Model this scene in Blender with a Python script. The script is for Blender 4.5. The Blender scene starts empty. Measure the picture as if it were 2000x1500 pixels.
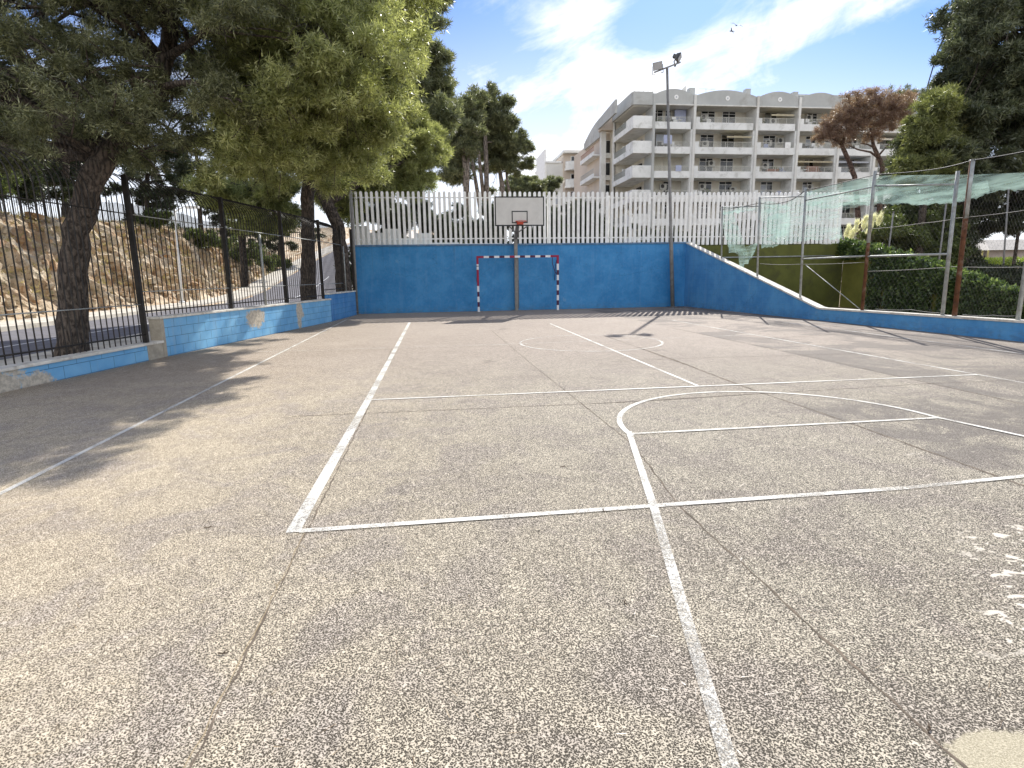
import bpy, math, random
import numpy as np
from mathutils import Vector, Matrix
R = math.radians
SC = bpy.context.scene
COL = SC.collection

# ------------------------------------------------------------------ camera
CAMZ = 1.5
F, PITCH, YAW, ROLL = 1131.0, R(10.65), R(7.4), R(-0.915)
MC = Matrix.Rotation(-YAW, 3, 'Z') @ Matrix.Rotation(math.pi/2 - PITCH, 3, 'X') @ Matrix.Rotation(ROLL, 3, 'Z')
cam = bpy.data.cameras.new('camera')
camo = bpy.data.objects.new('camera', cam)
COL.objects.link(camo)
camo.matrix_world = Matrix.Translation((0, 0, CAMZ)) @ MC.to_4x4()
cam.sensor_fit = 'HORIZONTAL'
cam.sensor_width = 36
cam.lens = 36*F/2000
cam.clip_start = 0.05
cam.clip_end = 2000
SC.camera = camo

# ------------------------------------------------------------------ world
SUN_EL, SUN_AZ = R(39.5), R(25)          # azimuth measured from +Y towards +X
w = bpy.data.worlds.new('World')
SC.world = w
w.use_nodes = True
nt = w.node_tree
nt.nodes.clear()


class NT:
    """tiny node helper"""
    def __init__(s, tree): s.t = tree

    def n(s, typ, **kw):
        nd = s.t.nodes.new(typ)
        for k, v in kw.items(): setattr(nd, k, v)
        return nd

    def put(s, sock, v):
        if v is None: return
        if hasattr(v, 'node'): s.t.links.new(v, sock)
        else:
            if isinstance(v, (tuple, list)) and len(v) == 3 and sock.type == 'RGBA': v = (*v, 1)
            sock.default_value = v

    def math(s, op, a, b=None, c=None, clamp=False):
        nd = s.n('ShaderNodeMath', operation=op, use_clamp=clamp)
        s.put(nd.inputs[0], a); s.put(nd.inputs[1], b)
        if c is not None: s.put(nd.inputs[2], c)
        return nd.outputs[0]

    def vec(s, op, a, b=None):
        nd = s.n('ShaderNodeVectorMath', operation=op)
        s.put(nd.inputs[0], a)
        if b is not None: s.put(nd.inputs[1], b)
        return nd.outputs[0]

    def comb(s, x, y, z=0.0):
        nd = s.n('ShaderNodeCombineXYZ')
        s.put(nd.inputs[0], x); s.put(nd.inputs[1], y); s.put(nd.inputs[2], z)
        return nd.outputs[0]

    def sep(s, v):
        nd = s.n('ShaderNodeSeparateXYZ'); s.put(nd.inputs[0], v)
        return nd.outputs

    def noise(s, vec, scale, detail=3, rough=.55, dist=0.0):
        nd = s.n('ShaderNodeTexNoise')
        s.put(nd.inputs['Vector'], vec)
        nd.inputs['Scale'].default_value = scale
        nd.inputs['Detail'].default_value = detail
        nd.inputs['Roughness'].default_value = rough
        nd.inputs['Distortion'].default_value = dist
        return nd.outputs['Fac']

    def vor(s, vec, scale, feature='F1', out='Distance'):
        nd = s.n('ShaderNodeTexVoronoi', feature=feature)
        s.put(nd.inputs['Vector'], vec); nd.inputs['Scale'].default_value = scale
        return nd.outputs[out]

    def rng(s, v, a, b, c=0.0, d=1.0, smooth=True):
        nd = s.n('ShaderNodeMapRange', interpolation_type='SMOOTHSTEP' if smooth else 'LINEAR')
        s.put(nd.inputs[0], v)
        for i, q in enumerate((a, b, c, d)): s.put(nd.inputs[i+1], q)
        return nd.outputs[0]

    def mix(s, f, a, b, mode='MIX'):
        nd = s.n('ShaderNodeMix', data_type='RGBA', blend_type=mode)
        s.put(nd.inputs[0], f); s.put(nd.inputs[6], a); s.put(nd.inputs[7], b)
        return nd.outputs[2]

    def scale(s, v, sx, sy, sz):
        return s.vec('MULTIPLY', v, (sx, sy, sz))


W = NT(nt)
tc = W.n('ShaderNodeTexCoord')
sky = W.n('ShaderNodeTexSky', sky_type='NISHITA')
sky.sun_disc = False
sky.sun_elevation = SUN_EL
sky.sun_rotation = SUN_AZ
sky.air_density = 1.0
sky.dust_density = 0.6
sky.ozone_density = 2.0
d = W.sep(tc.outputs['Generated'])
yy = W.math('MAXIMUM', W.math('ABSOLUTE', d[1]), 0.12)
U = W.math('DIVIDE', d[0], yy)
V = W.math('DIVIDE', d[2], yy)
P2 = W.comb(U, V, 0.0)
# clouds: long wisps running up to the right
ang = R(24)
al = W.math('ADD', W.math('MULTIPLY', U, math.cos(ang)), W.math('MULTIPLY', V, math.sin(ang)))
ac = W.math('ADD', W.math('MULTIPLY', U, -math.sin(ang)), W.math('MULTIPLY', V, math.cos(ang)))
wisp = W.noise(W.comb(W.math('MULTIPLY', al, 1.5), W.math('MULTIPLY', ac, 6.5), 0.0), 1.6, 7, .6, .9)
puff = W.noise(W.comb(al, W.math('MULTIPLY', ac, 1.5), 3.0), 5.5, 8, .62, .5)


def blob(u0, v0, su, sv, a):
    ca, sa = math.cos(a), math.sin(a)
    du = W.math('SUBTRACT', U, u0); dv = W.math('SUBTRACT', V, v0)
    p = W.math('MULTIPLY', W.math('ADD', W.math('MULTIPLY', du, ca), W.math('MULTIPLY', dv, sa)), 1/su)
    q = W.math('MULTIPLY', W.math('ADD', W.math('MULTIPLY', du, -sa), W.math('MULTIPLY', dv, ca)), 1/sv)
    r2 = W.math('ADD', W.math('MULTIPLY', p, p), W.math('MULTIPLY', q, q))
    return W.math('POWER', 2.718, W.math('MULTIPLY', r2, -1.0))


def sk(px, py):
    v = MC @ Vector(((px-1000)/F, -(py-750)/F, -1)); return v.x/v.y, v.z/v.y


dens = None
for (px, py, su, sv, a, k) in [(1500, 90, .38, .065, 27, .66), (1200, 150, .10, .055, 10, .32), (1110, 290, .17, .10, 50, .30),
                               (885, 190, .06, .30, 90, .34), (1160, 45, .13, .03, 20, .30), (990, 200, .05, .11, 70, .12),
                               (985, 95, .10, .05, 30, -.34), (1072, 235, .03, .06, 100, -.26), (1280, 45, .09, .035, 25, -.60), (915, 210, .03, .08, 100, -.06), (1190, 190, .04, .02, 40, -.3), (1085, 40, .09, .022, 20, .45),
                               (1720, 110, .30, .06, 24, -.65), (1330, 10, .10, .03, 20, -.25), (1180, 235, .03, .05, 0, -.12), (1250, 330, .6, .05, 0, .35),
                               (1150, 215, .05, .03, 0, -.12)]:
    u0, v0 = sk(px, py)
    b = W.math('MULTIPLY', blob(u0, v0, su, sv, R(a)), k)
    dens = b if dens is None else W.math('ADD', dens, b)
dens = W.math('ADD', dens, W.math('MULTIPLY', W.math('SUBTRACT', wisp, .5), 1.5))
dens = W.math('ADD', dens, W.math('MULTIPLY', W.math('SUBTRACT', puff, .5), 1.9))
cf = W.math('POWER', W.rng(dens, -.36, .76), 1.35)
rear_fill = W.math('MULTIPLY', W.rng(d[1], .10, -.35), W.rng(d[2], .97, .45))   # bright unseen cloud added behind the camera to fill the shaded facades
cf = W.math('MAXIMUM', cf, W.math('MULTIPLY', rear_fill, W.rng(wisp, .25, .6, .6, 1.0)))
low = W.rng(V, .06, .46, 1.0, 0.0)
cf = W.math('MAXIMUM', cf, W.math('MULTIPLY', low, .85))
skyc = W.mix(1.0, sky.outputs[0], (0.36, 0.51, 0.78), 'MULTIPLY')
cl = W.mix(cf, skyc, W.mix(rear_fill, (7.2, 7.3, 7.5), (8.6, 8.7, 8.9)))
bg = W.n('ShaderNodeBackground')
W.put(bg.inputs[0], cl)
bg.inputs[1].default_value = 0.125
wo = W.n('ShaderNodeOutputWorld')
nt.links.new(bg.outputs[0], wo.inputs[0])

sd = bpy.data.lights.new('sun', 'SUN')
sd.energy = 4.3
sd.angle = R(0.55)
sd.color = (1.0, 0.955, 0.885)
so = bpy.data.objects.new('sun', sd)
COL.objects.link(so)
sdir = Vector((math.sin(SUN_AZ)*math.cos(SUN_EL), math.cos(SUN_AZ)*math.cos(SUN_EL), math.sin(SUN_EL)))
so.rotation_euler = sdir.to_track_quat('Z', 'Y').to_euler()
so.location = (0, 0, 30)
SC.view_settings.view_transform = 'Standard'
SC.view_settings.look = 'None'
SC.view_settings.gamma = 1
SC.view_settings.exposure = 0.62
SC.render.film_transparent = False
try:
    SC.cycles.max_bounces = 8
    SC.cycles.transparent_max_bounces = 16
except Exception: pass


# ------------------------------------------------------------------ helpers
def ray(px, py): return MC @ Vector(((px-1000)/F, -(py-750)/F, -1))
def G(px, py, z=0.0):
    d = ray(px, py); t = (z-CAMZ)/d.z; return Vector((d.x*t, d.y*t, z))
def PY(px, py, Y):
    d = ray(px, py); t = Y/d.y; return Vector((d.x*t, Y, CAMZ+d.z*t))
def ONL(px, py, a, b):
    d = ray(px, py); nx, ny = -(b[1]-a[1]), b[0]-a[0]
    t = (nx*a[0]+ny*a[1])/(nx*d.x+ny*d.y); return Vector((d.x*t, d.y*t, CAMZ+d.z*t))


def tag(o, label=None, cat=None, group=None, kind=None):
    if label: o['label'] = label
    if cat: o['category'] = cat
    if group: o['group'] = group
    if kind: o['kind'] = kind
    return o


def empty(name, loc=(0, 0, 0), rz=0.0):
    o = bpy.data.objects.new(name, None); COL.objects.link(o)
    o.location = loc; o.rotation_euler = (0, 0, rz); o.empty_display_size = .3
    return o


class MB:
    def __init__(s): s.v = []; s.f = []; s.m = []; s.sm = []
    def add(s, vs, fs, mi=0, smooth=False):
        b = len(s.v); s.v += [tuple(q) for q in vs]
        for f in fs: s.f.append([i+b for i in f]); s.m.append(mi); s.sm.append(smooth)
        return s
    def box(s, x0, x1, y0, y1, z0, z1, mi=0):
        return s.add([(x0, y0, z0), (x1, y0, z0), (x1, y1, z0), (x0, y1, z0), (x0, y0, z1), (x1, y0, z1), (x1, y1, z1), (x0, y1, z1)],
                     [(0, 3, 2, 1), (4, 5, 6, 7), (0, 1, 5, 4), (1, 2, 6, 5), (2, 3, 7, 6), (3, 0, 4, 7)], mi)
    def bar(s, a, b, w, h=None, mi=0):
        """square bar from a to b"""
        a, b = Vector(a), Vector(b); h = h or w
        d = (b-a).normalized(); up = Vector((0, 0, 1)) if abs(d.z) < .95 else Vector((0, 1, 0))
        x = d.cross(up).normalized(); y = x.cross(d).normalized()
        c = [(-1, -1), (1, -1), (1, 1), (-1, 1)]
        return s.add([p+x*w/2*i+y*h/2*j for p in (a, b) for i, j in c],
                     [(0, 3, 2, 1), (4, 5, 6, 7), (0, 1, 5, 4), (1, 2, 6, 5), (2, 3, 7, 6), (3, 0, 4, 7)], mi)
    def tube(s, pts, rs, n=8, mi=0, cap=True, jit=0.0, rnd=None):
        pts = [Vector(p) for p in pts]
        if not isinstance(rs, (list, tuple)): rs = [rs]*len(pts)
        vs = []; fs = []
        ref = Vector((0.31, 0.95, 0.05))
        for i, p in enumerate(pts):
            d = (pts[min(i+1, len(pts)-1)]-pts[max(i-1, 0)]).normalized()
            x = d.cross(ref)
            if x.length < .1: x = d.cross(Vector((1, 0, 0)))
            x.normalize(); y = d.cross(x)
            for k in range(n):
                a = 2*math.pi*k/n; r = rs[i]*(1+(rnd.uniform(-jit, jit) if rnd else 0))
                vs.append(p+x*math.cos(a)*r+y*math.sin(a)*r)
        for i in range(len(pts)-1):
            for k in range(n):
                fs.append((i*n+k, i*n+(k+1) % n, (i+1)*n+(k+1) % n, (i+1)*n+k))
        if cap:
            fs.append(tuple(range(n-1, -1, -1))); fs.append(tuple(range((len(pts)-1)*n, len(pts)*n)))
        return s.add(vs, fs, mi, True)
    def prism(s, poly, z0, z1, mi=0):
        n = len(poly)
        return s.add([(x, y, z0) for x, y in poly]+[(x, y, z1) for x, y in poly],
                     [tuple(range(n-1, -1, -1)), tuple(range(n, 2*n))]+[(i, (i+1) % n, n+(i+1) % n, n+i) for i in range(n)], mi)
    def prismy(s, poly, y0, y1, mi=0):
        """poly in x,z extruded along y"""
        n = len(poly)
        return s.add([(x, y0, z) for x, z in poly]+[(x, y1, z) for x, z in poly],
                     [tuple(range(n)), tuple(range(2*n-1, n-1, -1))]+[((i+1) % n, i, n+i, n+(i+1) % n) for i in range(n)], mi)
    def prismx(s, poly, x0, x1, mi=0):
        n = len(poly)
        return s.add([(x0, y, z) for y, z in poly]+[(x1, y, z) for y, z in poly],
                     [tuple(range(n-1, -1, -1)), tuple(range(n, 2*n))]+[(i, (i+1) % n, n+(i+1) % n, n+i) for i in range(n)], mi)
    def build(s, name, mats, parent=None, bevel=0.0):
        me = bpy.data.meshes.new(name); me.from_pydata(s.v, [], s.f)
        if not isinstance(mats, (list, tuple)): mats = [mats]
        for m in mats: me.materials.append(m)
        me.polygons.foreach_set('material_index', s.m)
        me.polygons.foreach_set('use_smooth', s.sm)
        me.update()
        o = bpy.data.objects.new(name, me); COL.objects.link(o)
        if parent: o.parent = parent
        if bevel:
            b = o.modifiers.new('b', 'BEVEL'); b.width = bevel; b.segments = 2; b.limit_method = 'ANGLE'
        return o


# ------------------------------------------------------------------ materials
MATS = {}
def mat(name, base, rough=.7, metal=0.0, var=.12, vscale=3.0, bump=0.0, bscale=40, spec=.3, dirt=None, dscale=1.2, damt=.5, alpha=None, trans=0.0):
    m = bpy.data.materials.new(name); m.use_nodes = True
    t = NT(m.node_tree); b = m.node_tree.nodes['Principled BSDF']
    co = t.n('ShaderNodeTexCoord').outputs['Object']
    c = base
    n1 = t.noise(co, vscale, 5, .65)
    k = t.rng(n1, .3, .7, 1-var, 1+var)
    c = t.mix(1.0, base, t.comb(k, k, k), 'MULTIPLY')
    if dirt:
        n2 = t.noise(co, dscale, 6, .7, .4)
        c = t.mix(t.rng(n2, .48, .68, 0, damt), c, dirt)
    t.put(b.inputs['Base Color'], c)
    b.inputs['Roughness'].default_value = rough; b.inputs['Metallic'].default_value = metal
    b.inputs['Specular IOR Level'].default_value = spec
    if bump:
        bn = t.n('ShaderNodeBump'); bn.inputs['Strength'].default_value = .6; bn.inputs['Distance'].default_value = bump
        t.put(bn.inputs['Height'], t.noise(co, bscale, 4, .6)); t.put(b.inputs['Normal'], bn.outputs[0])
    if trans:
        tr = t.n('ShaderNodeBsdfTranslucent'); t.put(tr.inputs[0], c)
        ms = t.n('ShaderNodeMixShader'); ms.inputs[0].default_value = trans
        out = m.node_tree.nodes['Material Output']
        m.node_tree.links.new(b.outputs[0], ms.inputs[1]); m.node_tree.links.new(tr.outputs[0], ms.inputs[2])
        last = ms.outputs[0]
        m.node_tree.links.new(last, out.inputs[0])
    MATS[name] = m
    return m


def leafmat(name, c1, c2, c3, trans=.4, rough=.38):
    m = bpy.data.materials.new(name); m.use_nodes = True
    t = NT(m.node_tree); b = m.node_tree.nodes['Principled BSDF']
    at = t.n('ShaderNodeAttribute', attribute_name='tint').outputs['Fac']
    c = t.mix(t.rng(at, 0, .5), c1, c2); c = t.mix(t.rng(at, .5, 1.0), c, c3)
    t.put(b.inputs['Base Color'], c)
    b.inputs['Roughness'].default_value = rough; b.inputs['Specular IOR Level'].default_value = .6
    tr = t.n('ShaderNodeBsdfTranslucent'); t.put(tr.inputs[0], t.mix(1.0, c, (1.15, 1.18, .72), 'MULTIPLY'))
    ms = t.n('ShaderNodeMixShader'); ms.inputs[0].default_value = trans
    out = m.node_tree.nodes['Material Output']
    m.node_tree.links.new(b.outputs[0], ms.inputs[1]); m.node_tree.links.new(tr.outputs[0], ms.inputs[2]); m.node_tree.links.new(ms.outputs[0], out.inputs[0])
    return m


CEM = (G(1968, 1474).x, G(1968, 1474).y)
def court_mat():
    m = bpy.data.materials.new('court_asphalt'); m.use_nodes = True
    t = NT(m.node_tree); b = m.node_tree.nodes['Principled BSDF']
    co = t.n('ShaderNodeTexCoord').outputs['Object']
    x, y, z = t.sep(co)
    warp = t.noise(co, 25, 2)
    cw = t.vec('ADD', co, t.comb(t.math('MULTIPLY', warp, .02), t.math('MULTIPLY', warp, -.015), 0.0))
    g1 = t.noise(cw, 175, 3, .75, .6)
    g2 = t.vor(cw, 155)
    gg = t.math('ADD', t.math('MULTIPLY', g1, .75), t.math('MULTIPLY', g2, .35))
    big = t.noise(co, .33, 5, .62, .6)
    med = t.noise(co, 1.7, 5, .65, .8)
    thr = t.math('ADD', t.rng(big, .3, .7, .566, .592), t.math('MULTIPLY', t.math('SUBTRACT', med, .5), .06))
    # coarse worn zone to the right
    thr = t.math('ADD', thr, t.rng(x, -3, 3, -.022, .016))
    chips = t.rng(t.math('SUBTRACT', gg, thr), -.06, .06)
    warm = t.mix(t.rng(x, -3.5, 2.5), (.64, .545, .40), (.60, .535, .42))
    warm = t.mix(t.rng(med, .42, .66), warm, (.55, .48, .40))
    pink = t.mix(t.rng(y, 6, 12), warm, (.50, .425, .35))
    dark = t.mix(t.rng(big, .4, .65), (.045, .038, .027), (.070, .058, .043))
    dark = t.mix(t.rng(y, 4, 16), dark, (.21, .17, .14)); dark = t.mix(t.rng(x, 0, -4), dark, (.19, .145, .095))
    c = t.mix(chips, dark, pink)
    # coarser stones and faint grime that still read from afar
    cg = t.noise(t.scale(cw, 1, .55, 1), 34, 3, .7, .4)
    kk = t.rng(cg, .33, .67, .90, 1.12)
    c = t.mix(1.0, c, t.comb(kk, kk, kk), 'MULTIPLY')
    k2 = t.rng(t.noise(t.scale(cw, 1, .45, 1), 13, 4, .75, .3), .32, .68, .90, 1.09)
    c = t.mix(1.0, c, t.comb(k2, k2, k2), 'MULTIPLY')
    gm = t.rng(t.noise(t.scale(co, 1, .5, 1), 3.2, 6, .72, .9), .52, .76, 0, .20)
    c = t.mix(gm, c, (.17, .14, .115))
    c = t.mix(t.math('MULTIPLY', t.rng(t.vor(t.vec('ADD', co, t.comb(med, med, 0.0)), .55), .05, .11, 1, 0), .35), c, (.09, .075, .06))
    # slabs right of the joints are greyer in blotches
    sl = t.math('MULTIPLY', t.rng(x, 6.43, 6.47), t.rng(t.noise(co, .55, 4, .6, 1.0), .42, .56))
    wx = t.math('ADD', x, t.math('MULTIPLY', med, .5))
    s2 = t.math('MULTIPLY', t.math('MULTIPLY', t.rng(wx, 4.25, 4.32), t.rng(x, 6.45, 6.3)), t.math('MULTIPLY', t.rng(y, 3.2, 4.2), t.rng(y, 6.3, 5.6)))
    s2 = t.math('MULTIPLY', s2, t.rng(med, .38, .55))
    sl = t.math('MAXIMUM', sl, s2)
    c = t.mix(t.math('MULTIPLY', sl, .62), c, (.115, .10, .088))
    # pale dusty spots
    ds = t.noise(co, 2.6, 4, .7, 1.2)
    c = t.mix(t.math('MULTIPLY', t.rng(ds, .66, .74), .35), c, (.62, .56, .46))
    # spilled plaster towards the lower right
    uu = t.math('SUBTRACT', x, t.math('MULTIPLY', y, .89))
    pm = t.math('MULTIPLY', t.math('MULTIPLY', t.rng(uu, .42, .60), t.rng(uu, 1.3, .95)), t.math('MULTIPLY', t.rng(y, 1.7, 1.85), t.rng(y, 3.0, 2.7)))
    pn = t.rng(t.noise(t.scale(co, 1, 1.6, 1), 9, 5, .6, .5), .565, .60)
    c = t.mix(t.math('MULTIPLY', pm, pn), c, (.66, .60, .50))
    du = t.math('MULTIPLY', t.math('SUBTRACT', x, CEM[0]), 5.2); dv = t.math('MULTIPLY', t.math('SUBTRACT', y, CEM[1]), 10.0)
    rr = t.math('ADD', t.math('ADD', t.math('MULTIPLY', du, du), t.math('MULTIPLY', dv, dv)), t.math('MULTIPLY', t.math('SUBTRACT', t.noise(co, 26, 5, .7), .5), 1.6))
    c = t.mix(t.math('MULTIPLY', t.rng(rr, 1.2, .75), .92), c, t.mix(t.rng(g1, .4, .6), (.33, .29, .20), (.56, .50, .36)))
    t.put(b.inputs['Base Color'], c)
    b.inputs['Roughness'].default_value = .82; b.inputs['Specular IOR Level'].default_value = .25
    bn = t.n('ShaderNodeBump'); bn.inputs['Strength'].default_value = .7; bn.inputs['Distance'].default_value = .004
    t.put(bn.inputs['Height'], gg); t.put(b.inputs['Normal'], bn.outputs[0])
    return m


def paint_line_mat(name='line_paint', worn=0.0):
    """worn white paint: shows the aggregate through holes"""
    m = bpy.data.materials.new(name); m.use_nodes = True
    t = NT(m.node_tree); b = m.node_tree.nodes['Principled BSDF']
    co = t.n('ShaderNodeTexCoord').outputs['Object']
    g = t.noise(co, 175, 3, .75, .6); w1 = t.noise(co, 1.6, 4, .6, .5)
    g = t.math('ADD', t.math('MULTIPLY', g, .65), t.math('MULTIPLY', t.noise(co, 42, 4, .7, .5), .35))
    hole = t.rng(t.math('ADD', g, t.math('MULTIPLY', t.math('SUBTRACT', w1, .5), .42)), .50-worn, .575-worn)
    c = t.mix(t.noise(co, 12, 3), (.62, .60, .54), (.74, .72, .66))
    t.put(b.inputs['Base Color'], c); b.inputs['Roughness'].default_value = .75
    tr = t.n('ShaderNodeBsdfTransparent'); ms = t.n('ShaderNodeMixShader')
    t.put(ms.inputs[0], t.math('MULTIPLY', hole, .8))
    out = m.node_tree.nodes['Material Output']
    m.node_tree.links.new(b.outputs[0], ms.inputs[1]); m.node_tree.links.new(tr.outputs[0], ms.inputs[2]); m.node_tree.links.new(ms.outputs[0], out.inputs[0])
    return m


def block_mat(name, base, base2, bw=.40, bh=.2, mortar=.35, patches=(), patchc=(.42, .38, .31), streak=0.0):
    """painted block wall, local x along the wall, z up"""
    m = bpy.data.materials.new(name); m.use_nodes = True
    t = NT(m.node_tree); b = m.node_tree.nodes['Principled BSDF']
    co = t.n('ShaderNodeTexCoord').outputs['Object']
    x, y, z = t.sep(co)
    br = t.n('ShaderNodeTexBrick'); t.put(br.inputs['Vector'], t.comb(x, z, 0.0))
    br.inputs['Scale'].default_value = 1; br.inputs['Mortar Size'].default_value = .006; br.inputs['Mortar Smooth'].default_value = .3
    br.inputs['Brick Width'].default_value = bw; br.inputs['Row Height'].default_value = bh
    n1 = t.noise(co, 1.3, 5, .65, .4)
    c = t.mix(t.rng(n1, .35, .65), base, base2)
    c = t.mix(t.math('MULTIPLY', t.rng(t.noise(co, 9, 5, .7), .45, .7), .07), c, (.5, .55, .6))
    if name.startswith('blue'):
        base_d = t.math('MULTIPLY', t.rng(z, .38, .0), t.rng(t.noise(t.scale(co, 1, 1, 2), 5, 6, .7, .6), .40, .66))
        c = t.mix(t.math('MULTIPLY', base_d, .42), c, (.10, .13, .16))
        bm = t.noise(co, 2.2, 3, .5); bv = t.vor(t.vec('ADD', co, t.comb(bm, 0.0, bm)), 1.1)
        c = t.mix(t.math('MULTIPLY', t.rng(bv, .09, .13, 1, 0), .22), c, (.30, .42, .52))
        dr = t.math('MULTIPLY', t.rng(t.noise(t.scale(co, 5.5, 1, .12), 2.0, 5, .7, .3), .56, .70), t.rng(z, 1.2, 2.7, .1, 1))
        c = t.mix(t.math('MULTIPLY', dr, .45), c, (.035, .10, .20))
        ck = t.vor(t.vec('ADD', t.scale(co, .5, .5, .5), t.comb(bm, bm, bm)), 1.0, 'DISTANCE_TO_EDGE')
        c = t.mix(t.math('MULTIPLY', t.rng(ck, .0, .006, 1, 0), .4), c, (.02, .08, .18))
    if streak:
        sn = t.noise(t.scale(co, 3.0, 1, .25), 1.5, 5, .7, .5)
        c = t.mix(t.math('MULTIPLY', t.rng(sn, .5, .75), streak), c, (.30, .45, .60))
    spots = t.rng(t.vor(co, 1.3), .025, .05, 1, 0)
    c = t.mix(t.math('MULTIPLY', spots, .6), c, (.02, .04, .08))
    c = t.mix(t.math('MULTIPLY', br.outputs['Fac'], mortar), c, (.05, .14, .26))
    for (px, pz, rx, rz) in patches:
        du = t.math('MULTIPLY', t.math('SUBTRACT', x, px), 1/rx); dv = t.math('MULTIPLY', t.math('SUBTRACT', z, pz), 1/rz)
        rr = t.math('ADD', t.math('ADD', t.math('MULTIPLY', du, du), t.math('MULTIPLY', dv, dv)), t.math('MULTIPLY', t.math('SUBTRACT', t.noise(co, 4.5, 6, .75, .4), .5), 4.2))
        c = t.mix(t.rng(rr, 1.15, .65), c, t.mix(t.rng(t.noise(co, 14, 4, .7), .4, .6), patchc, tuple(q*1.45 for q in patchc)))
    t.put(b.inputs['Base Color'], c); b.inputs['Roughness'].default_value = .62; b.inputs['Specular IOR Level'].default_value = .3
    bn = t.n('ShaderNodeBump'); bn.inputs['Strength'].default_value = .5; bn.inputs['Distance'].default_value = .006
    t.put(bn.inputs['Height'], t.math('SUBTRACT', t.noise(co, 30, 4, .6), t.math('MULTIPLY', br.outputs['Fac'], 1.5))); t.put(b.inputs['Normal'], bn.outputs[0])
    return m


def rock_mat():
    m = bpy.data.materials.new('bank_rock'); m.use_nodes = True
    t = NT(m.node_tree); b = m.node_tree.nodes['Principled BSDF']
    co = t.n('ShaderNodeTexCoord').outputs['Object']
    n = t.noise(co, .9, 6, .65, .8); n2 = t.noise(co, 5, 6, .7, .5); v = t.vor(t.vec('ADD', co, t.comb(n, n, n)), 1.6, out='Color')
    vx = t.sep(v)[0]
    c = t.mix(vx, (.52, .40, .26), (.72, .62, .46))
    c = t.mix(t.rng(n, .45, .65), c, (.42, .26, .14))
    c = t.mix(t.rng(n2, .52, .68), c, (.16, .12, .08))
    c = t.mix(t.math('MULTIPLY', t.rng(t.noise(co, 2.3, 4, .6), .6, .7), .6), c, (.13, .15, .06))
    t.put(b.inputs['Base Color'], c); b.inputs['Roughness'].default_value = .95
    bn = t.n('ShaderNodeBump'); bn.inputs['Strength'].default_value = 1; bn.inputs['Distance'].default_value = .12
    t.put(bn.inputs['Height'], n2); t.put(b.inputs['Normal'], bn.outputs[0])
    return m


def bark_mat(name, c1, c2, sc=1.0):
    m = bpy.data.materials.new(name); m.use_nodes = True
    t = NT(m.node_tree); b = m.node_tree.nodes['Principled BSDF']
    co = t.n('ShaderNodeTexCoord').outputs['Object']
    v = t.vor(t.vec('ADD', t.scale(co, 14*sc, 14*sc, 3.2*sc), t.comb(t.noise(co, 6), t.noise(co, 5), 0.0)), 1.0, 'DISTANCE_TO_EDGE')
    n = t.noise(co, 8, 5, .7)
    c = t.mix(t.rng(v, .02, .22), tuple(q*.3 for q in c1), c1); c = t.mix(t.rng(n, .45, .7), c, c2)
    t.put(b.inputs['Base Color'], c); b.inputs['Roughness'].default_value = .95
    bn = t.n('ShaderNodeBump'); bn.inputs['Strength'].default_value = 1; bn.inputs['Distance'].default_value = .03
    t.put(bn.inputs['Height'], t.rng(v, 0, .3)); t.put(b.inputs['Normal'], bn.outputs[0])
    return m


def net_mat():
    m = bpy.data.materials.new('net_fabric'); m.use_nodes = True
    t = NT(m.node_tree); b = m.node_tree.nodes['Principled BSDF']
    co = t.n('ShaderNodeTexCoord').outputs['Object']
    b.inputs['Base Color'].default_value = (.62, .82, .75, 1); b.inputs['Roughness'].default_value = .6
    tl = t.n('ShaderNodeBsdfTranslucent'); tl.inputs[0].default_value = (.62, .86, .76, 1)
    m1 = t.n('ShaderNodeMixShader'); m1.inputs[0].default_value = .5
    tr = t.n('ShaderNodeBsdfTransparent'); m2 = t.n('ShaderNodeMixShader')
    n = t.noise(t.scale(co, 1.0, .30, 2.6), 2.6, 3, .6, .5)
    t.put(m2.inputs[0], t.rng(n, .3, .7, .90, .46))
    L = m.node_tree.links; out = m.node_tree.nodes['Material Output']
    L.new(b.outputs[0], m1.inputs[1]); L.new(tl.outputs[0], m1.inputs[2]); L.new(m1.outputs[0], m2.inputs[1]); L.new(tr.outputs[0], m2.inputs[2]); L.new(m2.outputs[0], out.inputs[0])
    return m


def plain(name, c, rough=.6, metal=0.0, spec=.4, alpha=1.0):
    return mat(name, c, rough, metal, .08, 4, spec=spec)


M_court = court_mat(); M_line = paint_line_mat(); M_faint = paint_line_mat('faded_line_paint', .045); M_rock = rock_mat(); M_net = net_mat()
M_dirt = mat('dirt', (.26, .19, .12), .95, 0, .3, 1.2, .02, 8, dirt=(.12, .11, .05), damt=.7)
M_road = mat('road_asphalt', (.17, .165, .18), .9, 0, .2, 2.5, .003, 60, dirt=(.16, .155, .15), damt=.6)
M_pave = mat('pavement', (.62, .58, .50), .9, 0, .15, 1.5, .003, 60, dirt=(.34, .29, .22), damt=.7)
M_white = mat('white_metal', (.86, .86, .84), .5, 0, .06, 5, dirt=(.58, .55, .48), dscale=3, damt=.35)
M_coping = mat('coping', (.70, .67, .60), .85, 0, .15, 4, .004, 30, dirt=(.38, .33, .26), dscale=3, damt=.75)
M_conc = mat('bare_concrete', (.40, .36, .29), .9, 0, .2, 5, .005, 40, dirt=(.22, .19, .15), damt=.6)
M_black = mat('black_metal', (.022, .020, .018), .5, 0, .3, 6, dirt=(.07, .045, .03), dscale=6, damt=.3)
M_galv = mat('galvanised', (.36, .38, .37), .5, .3, .2, 6, dirt=(.20, .17, .13), dscale=5, damt=.6)
M_rust = mat('rusty_pipe', (.11, .046, .022), .85, 0, .4, 8, .002, 60, dirt=(.32, .28, .24), dscale=2.2, damt=.6)
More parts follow.
